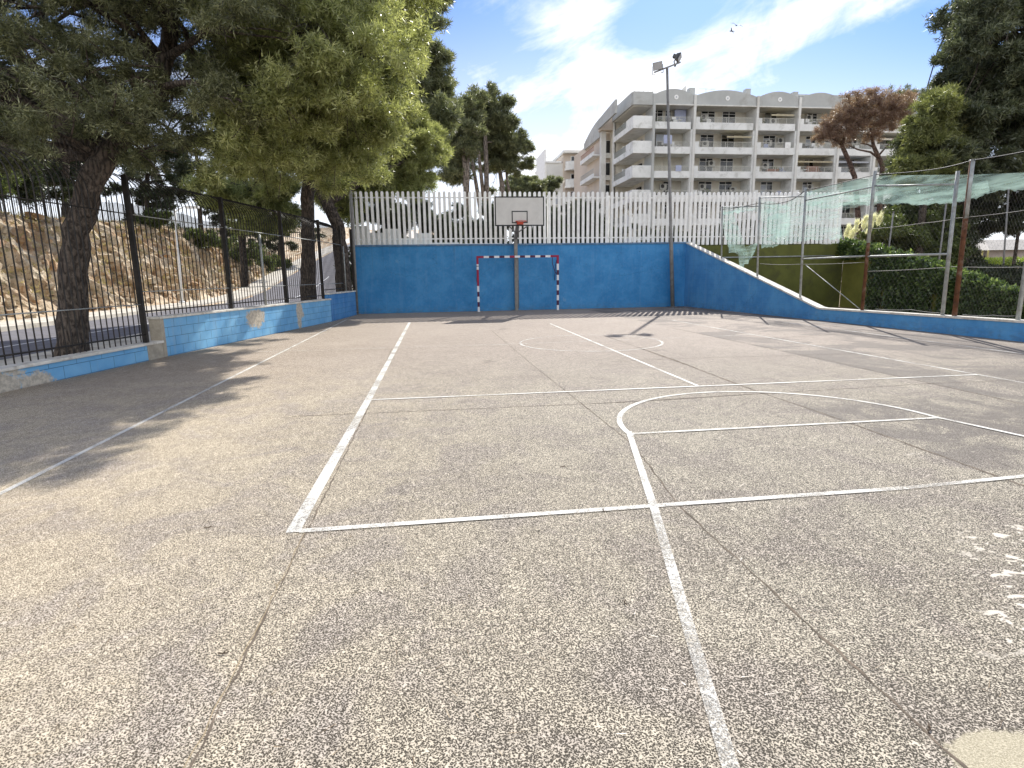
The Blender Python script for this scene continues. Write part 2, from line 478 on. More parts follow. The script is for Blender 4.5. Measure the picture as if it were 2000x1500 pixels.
M_pole = mat('painted_pole', (.24, .235, .225), .6, .1, .15, 6, dirt=(.13, .10, .08), dscale=4, damt=.5)
M_crimson = mat('crimson_paint', (.30, .012, .05), .45, 0, .15, 6)
M_maroon = mat('maroon_paint', (.075, .012, .045), .45, 0, .2, 6)
M_goalwhite = mat('goal_white', (.78, .78, .80), .45, 0, .05, 6)
M_board = mat('backboard_white', (.66, .65, .62), .5, 0, .05, 3, dirt=(.5, .48, .44), damt=.3)
M_frame = plain('frame_dark', (.02, .022, .025))
M_rim = plain('rim_red', (.55, .07, .03), .45)
M_lampbody = plain('lamp_grey', (.10, .10, .10), .45, .3)
M_lampglass = plain('lamp_glass', (.45, .46, .48), .15, 0, .6)
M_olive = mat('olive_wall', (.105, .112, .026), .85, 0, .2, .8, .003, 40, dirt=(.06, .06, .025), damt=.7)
M_steel = plain('thin_wire', (.33, .33, .32), .5, .4)
M_bark = bark_mat('pine_bark', (.105, .082, .066), (.16, .13, .105))
M_bark2 = bark_mat('grey_bark', (.27, .23, .20), (.36, .31, .27), .5)
M_deadbark = bark_mat('dead_bark', (.17, .11, .085), (.24, .17, .14), .5)
M_pale = mat('pale_trunk', (.72, .70, .64), .8, 0, .1, 3)
M_twig = plain('dry_twig', (.10, .07, .045), .9)
M_bld = mat('building_render', (.72, .715, .68), .85, 0, .10, .25, dirt=(.40, .37, .32), dscale=.25, damt=.5)
M_bld2 = mat('building_fascia', (.48, .49, .475), .85, 0, .10, .3, dirt=(.27, .25, .22), dscale=.3, damt=.6)
M_bldwall = mat('building_inner', (.70, .66, .57), .85, 0, .12, .4, dirt=(.38, .33, .26), dscale=.5, damt=.5)
M_band = mat('balcony_render', (.80, .805, .785), .8, 0, .08, .5, dirt=(.42, .42, .38), dscale=.9, damt=.55)
M_bldpink = mat('building_peach', (.60, .52, .44), .85, 0, .08, .3)
M_glass = plain('window_glass', (.012, .015, .020), .12, 0, .6)
M_curtain = plain('pale_curtain', (.42, .45, .50), .4, 0, .5)
M_shutter = mat('roller_shutter', (.66, .63, .53), .6, 0, .05, 2)
M_ac = plain('ac_casing', (.62, .61, .57), .5)
M_awn = mat('awning_cloth', (.62, .56, .40), .7, 0, .08, 2, trans=.3)
M_red = plain('brick_red', (.30, .12, .07), .7)
M_bluepanel = plain('blue_grey_panel', (.42, .46, .62), .6)
M_rail = plain('rail_metal', (.50, .49, .44), .5, .2)
def glassrail():
    m = bpy.data.materials.new('rail_glass'); m.use_nodes = True
    t = NT(m.node_tree); b = m.node_tree.nodes['Principled BSDF']; b.inputs['Base Color'].default_value = (.42, .42, .38, 1); b.inputs['Roughness'].default_value = .25
    tr = t.n('ShaderNodeBsdfTransparent'); ms = t.n('ShaderNodeMixShader'); ms.inputs[0].default_value = .84
    L = m.node_tree.links; L.new(b.outputs[0], ms.inputs[1]); L.new(tr.outputs[0], ms.inputs[2]); L.new(ms.outputs[0], m.node_tree.nodes['Material Output'].inputs[0])
    return m
M_railglass = glassrail()
L_pine = leafmat('pine_needles', (.030, .034, .017), (.145, .158, .078), (.44, .45, .27))
L_bright = leafmat('bright_needles', (.06, .07, .028), (.31, .335, .14), (.66, .67, .36), .5)
L_pine2 = leafmat('yellow_green_needles', (.07, .085, .03), (.19, .21, .08), (.40, .42, .18), .4)
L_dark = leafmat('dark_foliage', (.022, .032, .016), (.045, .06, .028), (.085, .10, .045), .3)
L_far = leafmat('far_pine_needles', (.07, .085, .05), (.19, .21, .12), (.38, .39, .23), .42)
L_conifer = leafmat('conifer_needles', (.045, .06, .036), (.12, .14, .085), (.28, .30, .18), .35)
L_dead = leafmat('dead_needles', (.18, .12, .10), (.33, .22, .18), (.52, .38, .31), .4)
L_ivy = leafmat('ivy_leaves', (.03, .055, .02), (.08, .125, .04), (.28, .36, .13), .4, .3)
L_hedge = leafmat('lawn_green', (.16, .22, .04), (.30, .38, .07), (.42, .50, .12), .45)
L_plume = leafmat('plume', (.74, .70, .64), (.84, .82, .78), (.90, .89, .86), .6)
L_bushy = leafmat('bush_leaves', (.04, .06, .02), (.10, .13, .04), (.26, .30, .11), .35)

# ------------------------------------------------------------------ ground, court
LW = [(-8.5, -5.0), (-6.03, 8.74), (-5.37, 12.35), (-3.60, 21.0), (-3.12, 24.98)]
def lwx(y):
    for (x0, y0), (x1, y1) in zip(LW, LW[1:]):
        if y <= y1 or (x1, y1) == LW[-1]: return x0+(x1-x0)*(y-y0)/(y1-y0)
def rwx(y): return 11.1+(25-y)*.05
g = MB().add([(-400, -200, -.30), (400, -200, -.30), (400, 900, -.30), (-400, 900, -.30)], [(0, 1, 2, 3)])
tag(g.build('ground', M_dirt), kind='structure')
c = MB()
poly = [(lwx(y), y) for y in (-5, 8.74, 12.35, 21, 24.98)]+[(11.1, 25.1), (rwx(-5), -5)]
c.prism(poly, -.28, 0.0)
tag(c.build('court', M_court), kind='structure')

rnd = random.Random(5)
def strip(pts, wd, z, name, m, jit=0.0, seg=.25, r=rnd, closed=False):
    P = [Vector((p[0], p[1], 0)) for p in pts]; Q = []
    for a, b in zip(P, P[1:]):
        n = max(1, int((b-a).length/seg))
        for i in range(n): Q.append(a.lerp(b, i/n))
    Q.append(P[-1]); vs = []; n = len(Q)
    for i, q in enumerate(Q):
        d = (Q[min(i+1, n-1)]-Q[max(i-1, 0)]).normalized(); nn = Vector((-d.y, d.x, 0))
        off = r.uniform(-jit, jit); wj = wd*(1+(r.uniform(-.5, .6) if jit else 0))
        vs.append((*(q+nn*(off+wj/2)).to_2d(), z)); vs.append((*(q+nn*(off-wj/2)).to_2d(), z))
    o = MB().add(vs, [(2*i+1, 2*i+3, 2*i+2, 2*i) for i in range(n-1)]).build(name, m)
    return tag(o, kind='structure')
def arc(cx, cy, r, a0, a1, n=48): return [(cx+r*math.cos(R(a0+(a1-a0)*i/n)), cy+r*math.sin(R(a0+(a1-a0)*i/n))) for i in range(n+1)]

M_joint = mat('joint_dark', (.15, .12, .09), .95, 0, .4, 6)
M_joint2 = mat('joint_light', (.34, .27, .17), .95, 0, .2, 6)
for pts, wd in [([(-.815, 1.2), (-.82, 3.4), (-.82, 6.5), (-.95, 12.5)], .008), ([(1.55, 1.2), (1.53, 3.4), (1.70, 4.76), (1.6, 9.5), (1.53, 16)], .011),
                ([(4.01, 2.8), (4.05, 5.58), (4.01, 6.72)], .018), ([(4.01, 6.72), (4.05, 8.2), (4.08, 9.0)], .03), ([(4.08, 9.0), (4.1, 11.3)], .05), ([(4.1, 11.3), (4.1, 14)], .02), ([(6.45, 3.0), (6.44, 5.47), (6.55, 9.1), (6.45, 15.3)], .02),
                ([(-1.6, 6.5), (2.3, 6.46), (4.05, 6.6)], .014), ([(1.8, 6.46), (6.5, 6.75), (9, 6.7)], .012), ([(-3, 12.4), (1.5, 12.35)], .01), ([(3.0, 9.6), (4.1, 9.7), (8, 9.5)], .014), ([(6.5, 4.6), (8.5, 5.3), (9.5, 5.1)], .016), ([(7.2, 12.1), (9.4, 12.6), (10.9, 12.2)], .02)]:
    strip(pts, wd, .0015, 'paving_joint', M_joint, .006, .07)
strip([(-.83, 1.2), (-.825, 3.4)], .004, .003, 'paving_joint', M_joint2, .008, .06)
ZL = .0045
strip([(-.90, 3.40), (-.87, 7), (-.86, 19.6)], .085, ZL, 'court_line', M_line)
strip([(-.86, 3.41), (3.2, 3.43)], .055, ZL+.002, 'court_line', M_line)
strip([(3.2, 3.43), (4.3, 3.50)], .05, ZL+.002, 'court_line', M_faint)
strip([(-.83, 7.21), (7.6, 7.18)], .05, ZL+.002, 'court_line', M_line)
strip([(3.45, 7.24), (3.52, 17.7)], .05, ZL, 'court_line', M_line)
strip([(7.66, 5.0), (7.6, 9), (7.5, 17.8)], .05, ZL, 'court_line', M_faint)
strip([(10.2, 5.5), (10.2, 16)], .05, ZL, 'court_line', M_faint)
strip([(-3.16, 1.0), (-3.18, 6), (-3.21, 22)], .05, ZL, 'court_line', M_line)
strip([(-3.9, 12.64), (1.77, 12.62), (7.6, 13.0)], .028, ZL+.002, 'court_line', M_faint)
strip(arc(3.4, 12.52, 1.56, 0, 360, 72), .05, ZL+.001, 'court_circle', M_faint)
strip(arc(3.41, 5.17, 1.63, 184, -4, 60), .055, ZL+.001, 'court_arc', M_line)
strip([(1.81, 5.11), (5.02, 5.11)], .045, ZL+.003, 'court_line', M_line)
strip([(1.80, 5.20), (1.34, 3.33)], .055, ZL+.003, 'court_line', M_line)
strip([(1.34, 3.33), (1.02, 2.12), (.72, .95)], .055, ZL+.003, 'court_line', M_faint)
strip([(5.02, 5.20), (5.2, 4.38), (5.9, 2.0)], .05, ZL+.003, 'court_line', M_line)
# ------------------------------------------------------------------ street side terrain
def nz(x, y, s=1.0, seed=0):
    return (np.sin(x*1.7*s+seed)*np.cos(y*1.3*s+seed*2)+.5*np.sin(x*3.9*s+y*2.7*s+seed)+.3*np.cos(x*7.3*s-y*6.1*s)+.2*np.sin(x*13.1*s+y*11.7*s+1))/2
def rise(y): return 0.0 if y < 40 else (y-40)**2*.0045 if y < 54 else .882+(y-54)*.126
def kerbx(y): return -14.0+.5*math.sin(y*.06)
def cellh(u, v):
    iu, iv = math.floor(u), math.floor(v); best = 9; hh = 0; sec = 9
    for a in (-1, 0, 1):
        for b in (-1, 0, 1):
            k = math.sin((iu+a)*127.1+(iv+b)*311.7)*43758.5453; k2 = math.sin((iu+a)*269.5+(iv+b)*183.3)*43758.5453
            fx, fy = k-math.floor(k), k2-math.floor(k2)
            dd = math.hypot(iu+a+fx-u, iv+b+fy-v)
            if dd < best: sec = best; best = dd; hh = (fx*7.3+fy*3.1) % 1
            elif dd < sec: sec = dd
    return hh, sec-best
def terr(x, y):
    k = kerbx(y)
    base = rise(y)
    if x > k: return base-.03
    if x > k-2.2: return base+.12
    t = (k-2.2-x)
    H = 5.0+.5*math.sin(y*.13+1)-max(0, y-62)*.05
    H = max(H-base, .6)
    f = min(1.0, t/3.4); f = f*f*(3-2*f)*.55+f*.45
    rock = (1-abs(2*f-1)**2)*(abs(nz(x*.9, y*1.0, 1.2, 2))*1.1+.35*nz(x*2.1, y*2.6, 1.3, 4)) if t < 3.6 else .15*nz(x, y, .4, 1)
    return base+.12+H*f+rock*min(1, t/.5)*.75
ys = np.concatenate([np.arange(4, 75, .2), np.arange(75, 150, 2.5)]); 
xs = np.concatenate([np.arange(-70, -22, 2.4), np.arange(-22, -13.2, .17), np.arange(-13, 14, 1.5)])
vs = []; fs = []
for j, y in enumerate(ys):
    for i, x in enumerate(xs):
        xx = float(x)
        if y < 25.4: xx = min(xx, lwx(float(y))-.1)
        zz0 = terr(xx, float(y)); k_ = kerbx(float(y))-2.2
        if -20 < xx < k_-.25:
            h1, e1 = cellh(float(y)*.85+zz0*.25, zz0*.75+xx*.25); h2, e2 = cellh(float(y)*2.1, zz0*1.9+3)
            amp = min(1, (k_-.25-xx)/.5)*min(1, (xx+20)/1.2)
            xx += amp*((h1-.5)*.9-(.35 if e1 < .10 else 0)+(h2-.5)*.35-(.12 if e2 < .1 else 0))
        vs.append((xx, float(y), zz0))
nx = len(xs)
for j in range(len(ys)-1):
    for i in range(nx-1): fs.append((j*nx+i, j*nx+i+1, (j+1)*nx+i+1, (j+1)*nx+i))
tag(MB().add(vs, fs, 0, False).build('hillside', M_rock), kind='structure')
def ribbon(x0f, x1f, y0, y1, dz, name, m, step=1.0):
    vs = []; n = 0; y = y0
    while y <= y1+.01:
        vs += [(x0f(y), y, rise(y)+dz), (x1f(y), y, rise(y)+dz)]; y += step; n += 1
    return tag(MB().add(vs, [(2*i, 2*i+1, 2*i+3, 2*i+2) for i in range(n-1)]).build(name, m), kind='structure')
ribbon(lambda y: kerbx(y), lambda y: -7.9 if y < 26 else -7.0, 2, 140, 0.0, 'road', M_road)
ribbon(lambda y: kerbx(y)-2.1, lambda y: kerbx(y), 2, 140, .14, 'pavement', M_pave)
ribbon(lambda y: -7.9 if y < 26 else -7.0, lambda y: (lwx(y)-.12) if y < 25 else -3.1, 2, 140, .12, 'pavement', M_pave)
kb = MB()
for y in range(2, 100, 2):
    kb.add([(kerbx(y), y, rise(y)-.02), (kerbx(y)+.02, y, rise(y)-.02), (kerbx(y+2)+.02, y+2, rise(y+2)-.02), (kerbx(y+2), y+2, rise(y+2)-.02),
            (kerbx(y), y, rise(y)+.145), (kerbx(y)+.02, y, rise(y)+.145), (kerbx(y+2)+.02, y+2, rise(y+2)+.145), (kerbx(y+2), y+2, rise(y+2)+.145)],
           [(4, 5, 6, 7), (1, 2, 6, 5), (0, 4, 7, 3)])
tag(kb.build('kerb', M_pave), kind='structure')
ribbon(lambda y: -10.3, lambda y: -10.2, 4, 60, .004, 'road_marking', M_white, 2.0)
# rubble at the foot of the bank and dry grass on it
rk = random.Random(12); rb_ = MB()
for _ in range(420):
    y = rk.uniform(16, 62); x = kerbx(y)-2.2-abs(rk.gauss(0, .8)) if rk.random() < .6 else rk.uniform(-19.5, kerbx(y)-2.4)
    s_ = rk.uniform(.06, .24)*(1 if rk.random() < .85 else 1.9); z = terr(x, y)+s_*.15
    q_ = []
    for k in range(5):
        a_ = k*math.tau/5+rk.uniform(-.3, .3); q_.append((x+math.cos(a_)*s_*rk.uniform(.7, 1.2), y+math.sin(a_)*s_*rk.uniform(.7, 1.2), z-s_*.4))
    q_ += [(px+rk.uniform(-.3, .3)*s_, py+rk.uniform(-.3, .3)*s_, pz+s_*rk.uniform(.7, 1.2)) for px, py, pz in q_]
    rb_.add(q_, [(4, 3, 2, 1, 0), (5, 6, 7, 8, 9)]+[(k, (k+1) % 5, 5+(k+1) % 5, 5+k) for k in range(5)])
tag(rb_.build('rubble', M_rock), 'loose pale stones strewn along the foot of the rocky bank', 'rubble', kind='stuff')
# ------------------------------------------------------------------ left blue walls
def wall_run(name, a, b, zt, th, m, label, cop=.05, copm=None, parts=(), endm=None):
    a = Vector((*a, 0)); b = Vector((*b, 0)); d = b-a; L = d.length
    e = empty(name, a, math.atan2(d.y, d.x))
    MB().box(0, L, 0, th, -.25, zt-cop).build('wall_body', m, e)
    MB().box(-.02, L+.02, -.035, th+.035, zt-cop+.001, zt).build('coping', copm or M_coping, e, .008)
    for nm, x0, x1, z0, z1, mm in parts: MB().box(x0, x1, -.012, th+.012, z0, z1).build(nm, mm, e)
    return tag(e, label, 'wall'), L
B1, B2 = (.15, .40, .68), (.22, .50, .76)
m1 = block_mat('low_block_wall', B1, B2, .55, .2, .8, patches=[(-.0+13.75, .12, .75, .28), (14.6, .05, .30, .16)], streak=.3)
# local frames start at first point, so distances below are along the wall
wall_run('block_wall', (-8.5, -5), (-5.42, 12.32), .33, .22, m1, 'low light blue block wall with flaking white coping, nearest on the left', parts=[('pier', 17.13, 17.585, -.2, .2795, M_conc)])
m2 = block_mat('tall_block_wall', B1, B2, .42, .19, .8, patches=[(3.70, .50, .48, .26), (6.35, .52, .26, .30), (6.3, .2, .14, .3)], streak=.4)
wall_run('block_wall', (-5.42, 12.33), (-3.60, 21.0), .80, .22, m2, 'raised light blue block wall with two bare plaster patches under the black fence', parts=[('pier', -.004, .10, -.2, .7495, M_conc)])
m3 = block_mat('end_block_wall', (.05, .20, .48), (.09, .28, .56), .5, .19, .6, streak=.3)
wall_run('block_wall', (-3.66, 21.05), (-3.22, 24.7), .98, .22, m3, 'short deep blue block wall at the far left corner of the court')

# ------------------------------------------------------------------ back blue wall + picket fence
mb_ = block_mat('blue_render_wall', (.032, .215, .49), (.058, .275, .57), 4.0, 2.7, .1, streak=.12)
YB = 25.0
e = empty('back_wall', (-3.25, YB, 0))
MB().box(0, 14.42, 0, .25, -.25, 2.74).build('wall_body', mb_, e)
MB().box(-.02, 14.46, -.03, .28, 2.741, 2.81).build('coping', mat('blue_coping', (.10, .20, .33), .8, 0, .2, 6, .004, 30, dirt=(.35, .38, .38), dscale=5, damt=.5), e, .008)
tag(e, 'long plain blue rendered wall closing the far end of the court', 'wall')
# white picket fence
e = empty('picket_fence', (-3.3, YB+.12, 2.80))
sl = MB(); n = 0; x = 0.02; rr = random.Random(3)
while x < 21.85:
    h = 2.14+rr.uniform(-.012, .012); w_ = .110; yy0 = 0; tl = rr.uniform(-.006, .006)
    prof = [(x, -.11), (x+w_, -.11), (x+w_+tl, h-.05), (x+w_*.80+tl, h-.012), (x+w_*.5+tl, h), (x+w_*.2+tl, h-.012), (x+tl, h-.05)] if x > 14.5 else [(x, .012), (x+w_, .012), (x+w_+tl, h-.05), (x+w_*.80+tl, h-.012), (x+w_*.5+tl, h), (x+w_*.2+tl, h-.012), (x+tl, h-.05)]
    sl.prismy(prof, yy0-.03, yy0+.06); x += .2105; n += 1
sl.build('slat_row', M_white, e, .006)
for z in (.22, 1.88):
    MB().box(0, 21.9, .062, .10, z, z+.045).build('rail', M_white, e)
for k in range(9):
    MB().box(.1+k*2.7, .1+k*2.7+.06, .103, .16, .0, 2.0).build('post', M_white, e)
tag(e, 'white metal picket fence with rounded tops standing on the blue back wall', 'fence')
# pipe at the left end of wall
e = empty('corner_pipe', (0, 0, 0))
a_ = PY(698, 614, 24.85); b_ = PY(685, 374, 24.85)
MB().tube([a_, b_], .055, 12).build('pipe', M_pole, e); MB().tube([b_, b_+Vector((0, 0, .03))], .065, 12).build('cap', M_pole, e)
MB().box(a_.x-.13, a_.x+.13, a_.y-.12, a_.y+.12, 0.001, .02).build('base_plate', M_pole, e)
tag(e, 'tall thin grey pipe at the left end of the blue back wall', 'post')

# right sloping blue wall
ZT = [(25.0, 2.80), (16.35, .40), (16.2, .385), (9.0, .44), (-5, .44)]
yR = lambda y: (rwx(y), y)
a = Vector((*yR(25), 0)); b = Vector((*yR(-5), 0)); L = (b-a).length; ang = math.atan2(b.y-a.y, b.x-a.x)
e = empty('side_wall', a, ang)
s = L/30.0
prof = [(0, -.25)]+[(L, -.25)]+[((25-y)*s, z-.05) for y, z in reversed(ZT)]
m4 = block_mat('blue_side_wall', (.07, .28, .60), (.11, .36, .68), .5, .2, .12, streak=.2)
# local y positive points to the court's outside (left of travel is +X side)
MB().prismy(prof, 0, .22).build('wall_body', m4, e)
cp = MB()
tp = [((25-y)*s, z) for y, z in ZT]
pr = [(x, z-.049) for x, z in tp]+[(x, z) for x, z in reversed(tp)]
n = len(tp)
for i in range(n-1):
    (x0, z0), (x1, z1) = tp[i], tp[i+1]
    cp.add([(x0, -.03, z0-.049), (x1, -.03, z1-.049), (x1, .25, z1-.049), (x0, .25, z0-.049), (x0, -.03, z0), (x1, -.03, z1), (x1, .25, z1), (x0, .25, z0)],
           [(0, 3, 2, 1), (4, 5, 6, 7), (0, 1, 5, 4), (2, 3, 7, 6)]+([(3, 0, 4, 7)] if i == 0 else []))
cp.build('coping', M_coping, e)
tag(e, 'blue side wall sloping down to a low kerb with pale coping on the right', 'wall')
RA, RB = yR(25), yR(-5)
side_out = Vector((math.cos(ang-math.pi/2), math.sin(ang-math.pi/2), 0))

# ------------------------------------------------------------------ black fence left
FA, FB = (LW[1][0]-.10, LW[1][1]), None
e = empty('black_fence', (-6, 8.8, 0))
e.location = (0, 0, 0)
py_ = [2.4, 5.6, 8.78, 11.98, 15.05, 18.0, 20.72, 23.15, 24.75]
def foot(y): return (.33 if y < 12.3 else .80 if y < 21 else .98)
def fl(y): return Vector((lwx(y)-.12, y, 0))
for i, y in enumerate(py_):
    p = fl(y); z0 = foot(y) if y != 11.98 else .33
    if y == 11.98: p = fl(11.98)
    MB().bar(p+Vector((0, 0, z0+.001)), p+Vector((0, 0, 3.42)), .085).build('post', M_black, e)
for (y0, y1) in zip(py_, py_[1:]):
    if y1 > 24: break
    mbp = MB(); ln = (fl(y1)-fl(y0)).length; n = round(ln/.138)
    d = (fl(y1)-fl(y0)).normalized(); out = Vector((-d.y, d.x, 0))
    if out.x > 0: out = -out
    z0 = foot((y0+y1)/2)
    for k in range(1, n):
        p = fl(y0).lerp(fl(y1), k/n)
        pts = [p+Vector((0, 0, z0+.02)), p+Vector((0, 0, 3.02)), p+out*.03+Vector((0, 0, 3.16)), p+out*.11+Vector((0, 0, 3.30)), p+out*.24+Vector((0, 0, 3.42)), p+out*.40+Vector((0, 0, 3.50))]
        mbp.tube(pts, .0105, 6, cap=False)
    mbp.build('bar_panel', M_black, e)
    for z, r in ((z0+.16 if z0 < .5 else z0+.12, .014), (2.72, .012), (1.06 if z0 < .5 else 1.30, .010)):
        MB().tube([fl(y0)+Vector((.018, 0, z)), fl(y1)+Vector((.018, 0, z))], r, 6).build('rail', M_black if r > .0125 or (r > .011 and z0 < .5) else M_galv, e)
tag(e, 'tall black bar fence with outward curling tops along the left walls', 'fence')
for (px, lab) in ((518, 'thin pale pipe standing against the black fence left of the second trunk'), (681, 'thin pale pipe beside the far corner of the black fence')):
    q = ONL(px, 590, (lwx(9)+0, 9), (lwx(23), 23)); x_ = lwx(q.y)
    zt = 2.68
    e2 = empty('pipe_post', (x_-.05, q.y, 0)); z0 = foot(q.y)
    MB().tube([(0, 0, z0+.002), (0, 0, zt)], .022, 8).build('pipe', M_galv, e2)
    MB().tube([(0, .075, z0+.002), (0, .075, zt-.02)], .018, 8).build('pipe', M_galv, e2)
    MB().box(-.03, .03, -.03, .11, zt-.3, zt-.26).build('clamp', M_galv, e2)
    tag(e2, lab, 'post')

# ------------------------------------------------------------------ handball goal
e = empty('handball_goal', (1.81, 24.35, 0))
gw = 3.37; gh = 2.25; t_ = .085
def striped(name, a, b, cuts, parent):
    a = Vector(a); b = Vector(b); m_ = MB()
    L = (b-a).length; pos = 0
    for ln, mi in cuts:
        l1 = min(pos+ln, L); m_.bar(a.lerp(b, pos/L), a.lerp(b, l1/L), t_, t_, mi); pos = l1
    return m_.build(name, [M_goalwhite, M_crimson, M_maroon], parent)
# posts from bottom to top; crossbar left to right
striped('post', (0, 0, 0), (0, 0, gh-.001-t_/2), [(.22, 0), (.20, 2), (.22, 0), (.20, 2), (.24, 0), (.66, 1), (.13, 0), (.03, 2), (.06, 0), (9, 1)], e)
striped('post', (gw, 0, 0), (gw, 0, gh-t_/2-.001), [(.22, 0), (.20, 2), (.22, 0), (.20, 2), (.22, 0), (.20, 2), (.22, 0), (.20, 2), (.26, 0), (9, 1)], e)
cr = [(.30, 1)]
for k in range(6): cr += [(.215, 0), (.215, 2 if k != 2 else 1)]
cr += [(.215, 0), (9, 1)]
striped('crossbar', (-t_/2, 0, gh), (gw+t_/2, 0, gh), cr, e)
MB().tube([(gw-.22, .04, gh-.05), (gw-.22, .06, gh-.3), (gw-.1, .05, gh-.65), (gw-.01, .045, gh-.75)], .014, 6).build('brace', M_maroon, e)
for xx in (0, gw): MB().tube([(xx, .045, gh-.02), (xx, .45, gh-.35), (xx, .64, gh-1.0)], .013, 6).build('rear_bar', M_maroon, e)
for xx in (0, gw): MB().box(xx-.07, xx+.07, -.07, .07, .002, .012).build('foot_plate', M_galv, e)
tag(e, 'red and white striped goal frame without net against the blue back wall', 'goal')

# ------------------------------------------------------------------ basketball hoop
e = empty('basketball_hoop', (3.47, 24.78, 0))
MB().box(-.07, .07, -.07, .07, 0.004, 3.05).build('post', M_pole, e, .006)
MB().tube([(.095, -.02, .1), (.095, -.02, 2.2)], .014, 6).build('cable_pipe', M_pole, e)
MB().box(-.16, .16, -.16, .16, .002, .02).build('base_plate', M_pole, e)
MB().bar((0, 0, 3.0), (0, -1.05, 3.86), .13).build('arm', M_pole, e)
for sx in (-.5, .5):
    MB().bar((0, -.25, 3.2), (sx, -1.06, 3.52), .035).build('strut', M_pole, e)
bx0, bx1, bz0, bz1 = -.98, 1.0, 3.42, 4.55
yb = -1.18
MB().box(bx0, bx1, yb, yb+.04, bz0, bz1).build('backboard', M_board, e)
fr = MB(); q = .045
fr.box(bx0, bx1, yb-.004, yb-.001, bz1-q, bz1); fr.box(bx0, bx1, yb-.004, yb-.001, bz0, bz0+q)
fr.box(bx0, bx0+q, yb-.004, yb-.001, bz0+q, bz1-q); fr.box(bx1-q, bx1, yb-.004, yb-.001, bz0+q, bz1-q)
fr.build('border', M_frame, e)
fr = MB(); x0, x1, z0, z1 = -.31, .33, 3.53, 4.0; q = .04
fr.box(x0, x1, yb-.004, yb-.001, z1-q, z1); fr.box(x0, x1, yb-.004, yb-.001, z0, z0+q); fr.box(x0, x0+q, yb-.004, yb-.001, z0+q, z1-q); fr.box(x1-q, x1, yb-.004, yb-.001, z0+q, z1-q)
fr.build('target_square', M_frame, e)
MB().tube([(.01+.225*math.cos(i*math.tau/24), yb-.36+.225*math.sin(i*math.tau/24), 3.57) for i in range(25)], .012, 6, cap=False).build('rim', M_rim, e)
MB().box(-.12, .14, yb-.14, yb-.006, 3.47, 3.585).build('rim_bracket', M_rim, e, .01)
tag(e, 'basketball backboard on a grey post standing behind the goal', 'basketball hoop')

# ------------------------------------------------------------------ floodlight pole
e = empty('floodlight_pole', (10.40, 24.60, 0))
top = PY(1303, 133, 24.6)-Vector((10.40, 24.6, 0))
MB().tube([(0, 0, 0.003), top*.3, top*.31, top], [.088, .082, .066, .050], 14).build('pole', M_pole, e)
MB().tube([(0, 0, .003), (0, 0, .025)], .16, 14).build('base_plate', M_pole, e)
al_ = PY(1279, 141, 24.3)-Vector((10.40, 24.6, 0)); ar_ = PY(1328, 122, 24.9)-Vector((10.40, 24.6, 0))
MB().bar(al_, ar_, .08, .06).build('crossarm', M_pole, e)
def flood(c, rx, rz, tilt):
    b_ = MB()
    w2, h2, d2 = .19, .15, .09
    b_.add([(-w2, -d2, -h2), (w2, -d2, -h2), (w2, -d2, h2), (-w2, -d2, h2), (-w2*.6, d2, -h2*.6), (w2*.6, d2, -h2*.6), (w2*.6, d2, h2*.6), (-w2*.6, d2, h2*.6)],
           [(0, 1, 2, 3), (4, 7, 6, 5), (0, 4, 5, 1), (1, 5, 6, 2), (2, 6, 7, 3), (3, 7, 4, 0)])
    b_.box(-.07, .07, d2, d2+.12, -.07, .07)
    o = b_.build('floodlight', M_lampbody, e, .01); o.location = c; o.rotation_euler = (tilt, rx, rz)
    g_ = MB().box(-w2*.9, w2*.9, -d2-.008, -d2-.002, -h2*.88, h2*.88).build('lens', M_lampglass, o)
    k_ = MB(); k_.box(-w2-.03, -w2-.012, -.02, .02, -h2-.13, .02); k_.box(w2+.012, w2+.03, -.02, .02, -h2-.13, .02); k_.box(-w2-.03, w2+.03, -.02, .02, -h2-.15, -h2-.131)
    k_.build('yoke', M_lampbody, o)
flood(PY(1284, 128, 24.3)-Vector((10.40, 24.6, 0)), R(-8), R(-18), R(28))
flood(PY(1324, 112, 24.9)-Vector((10.40, 24.6, 0)), R(10), R(62), R(25))
tag(e, 'tall leaning grey pole with two floodlights in the far right corner of the court', 'floodlight')

# ------------------------------------------------------------------ right pipe fence + netting
def on(px, py, off=.1):
    a2 = (RA[0]+off, RA[1]); b2 = (RB[0]+off, RB[1]); return ONL(px, py, a2, b2)
def ztop(y):
    for (y0, z0), (y1, z1) in zip(ZT, ZT[1:]):
        if y1 <= y <= y0: return z0+(z1-z0)*(y-y0)/(y1-y0)
    return .44
e = empty('pipe_fence', (0, 0, 0))
def rp(px, pyb, pyt, r, m_, px2=None):
    b_ = on(px, pyb); t2 = on(px2 or px, pyt)
    b_.z = ztop(b_.y)-.02; 
    MB().tube([b_, t2], r, 10).build('post', m_, e); return b_, t2
p1 = rp(1410, 487, 403, .03, M_galv, 1411); p2 = rp(1479, 540, 385, .035, M_galv, 1484); p3 = rp(1563, 577, 366, .036, M_galv, 1574)
p4 = rp(1684, 603, 336, .045, M_rust, 1709); p5 = rp(1841, 613, 334, .042, M_galv, 1871); p6 = rp(1864, 617, 314, .052, M_rust, 1899)
p7 = rp(1988, 625, 345, .042, M_galv, 2030)
for pp in (p4, p6): MB().tube([pp[1].lerp(pp[0], .36 if pp is p6 else .5), pp[1]+Vector((0, 0, .03))], .052 if pp is p6 else .0465, 10).build('pipe_sleeve', M_galv, e)
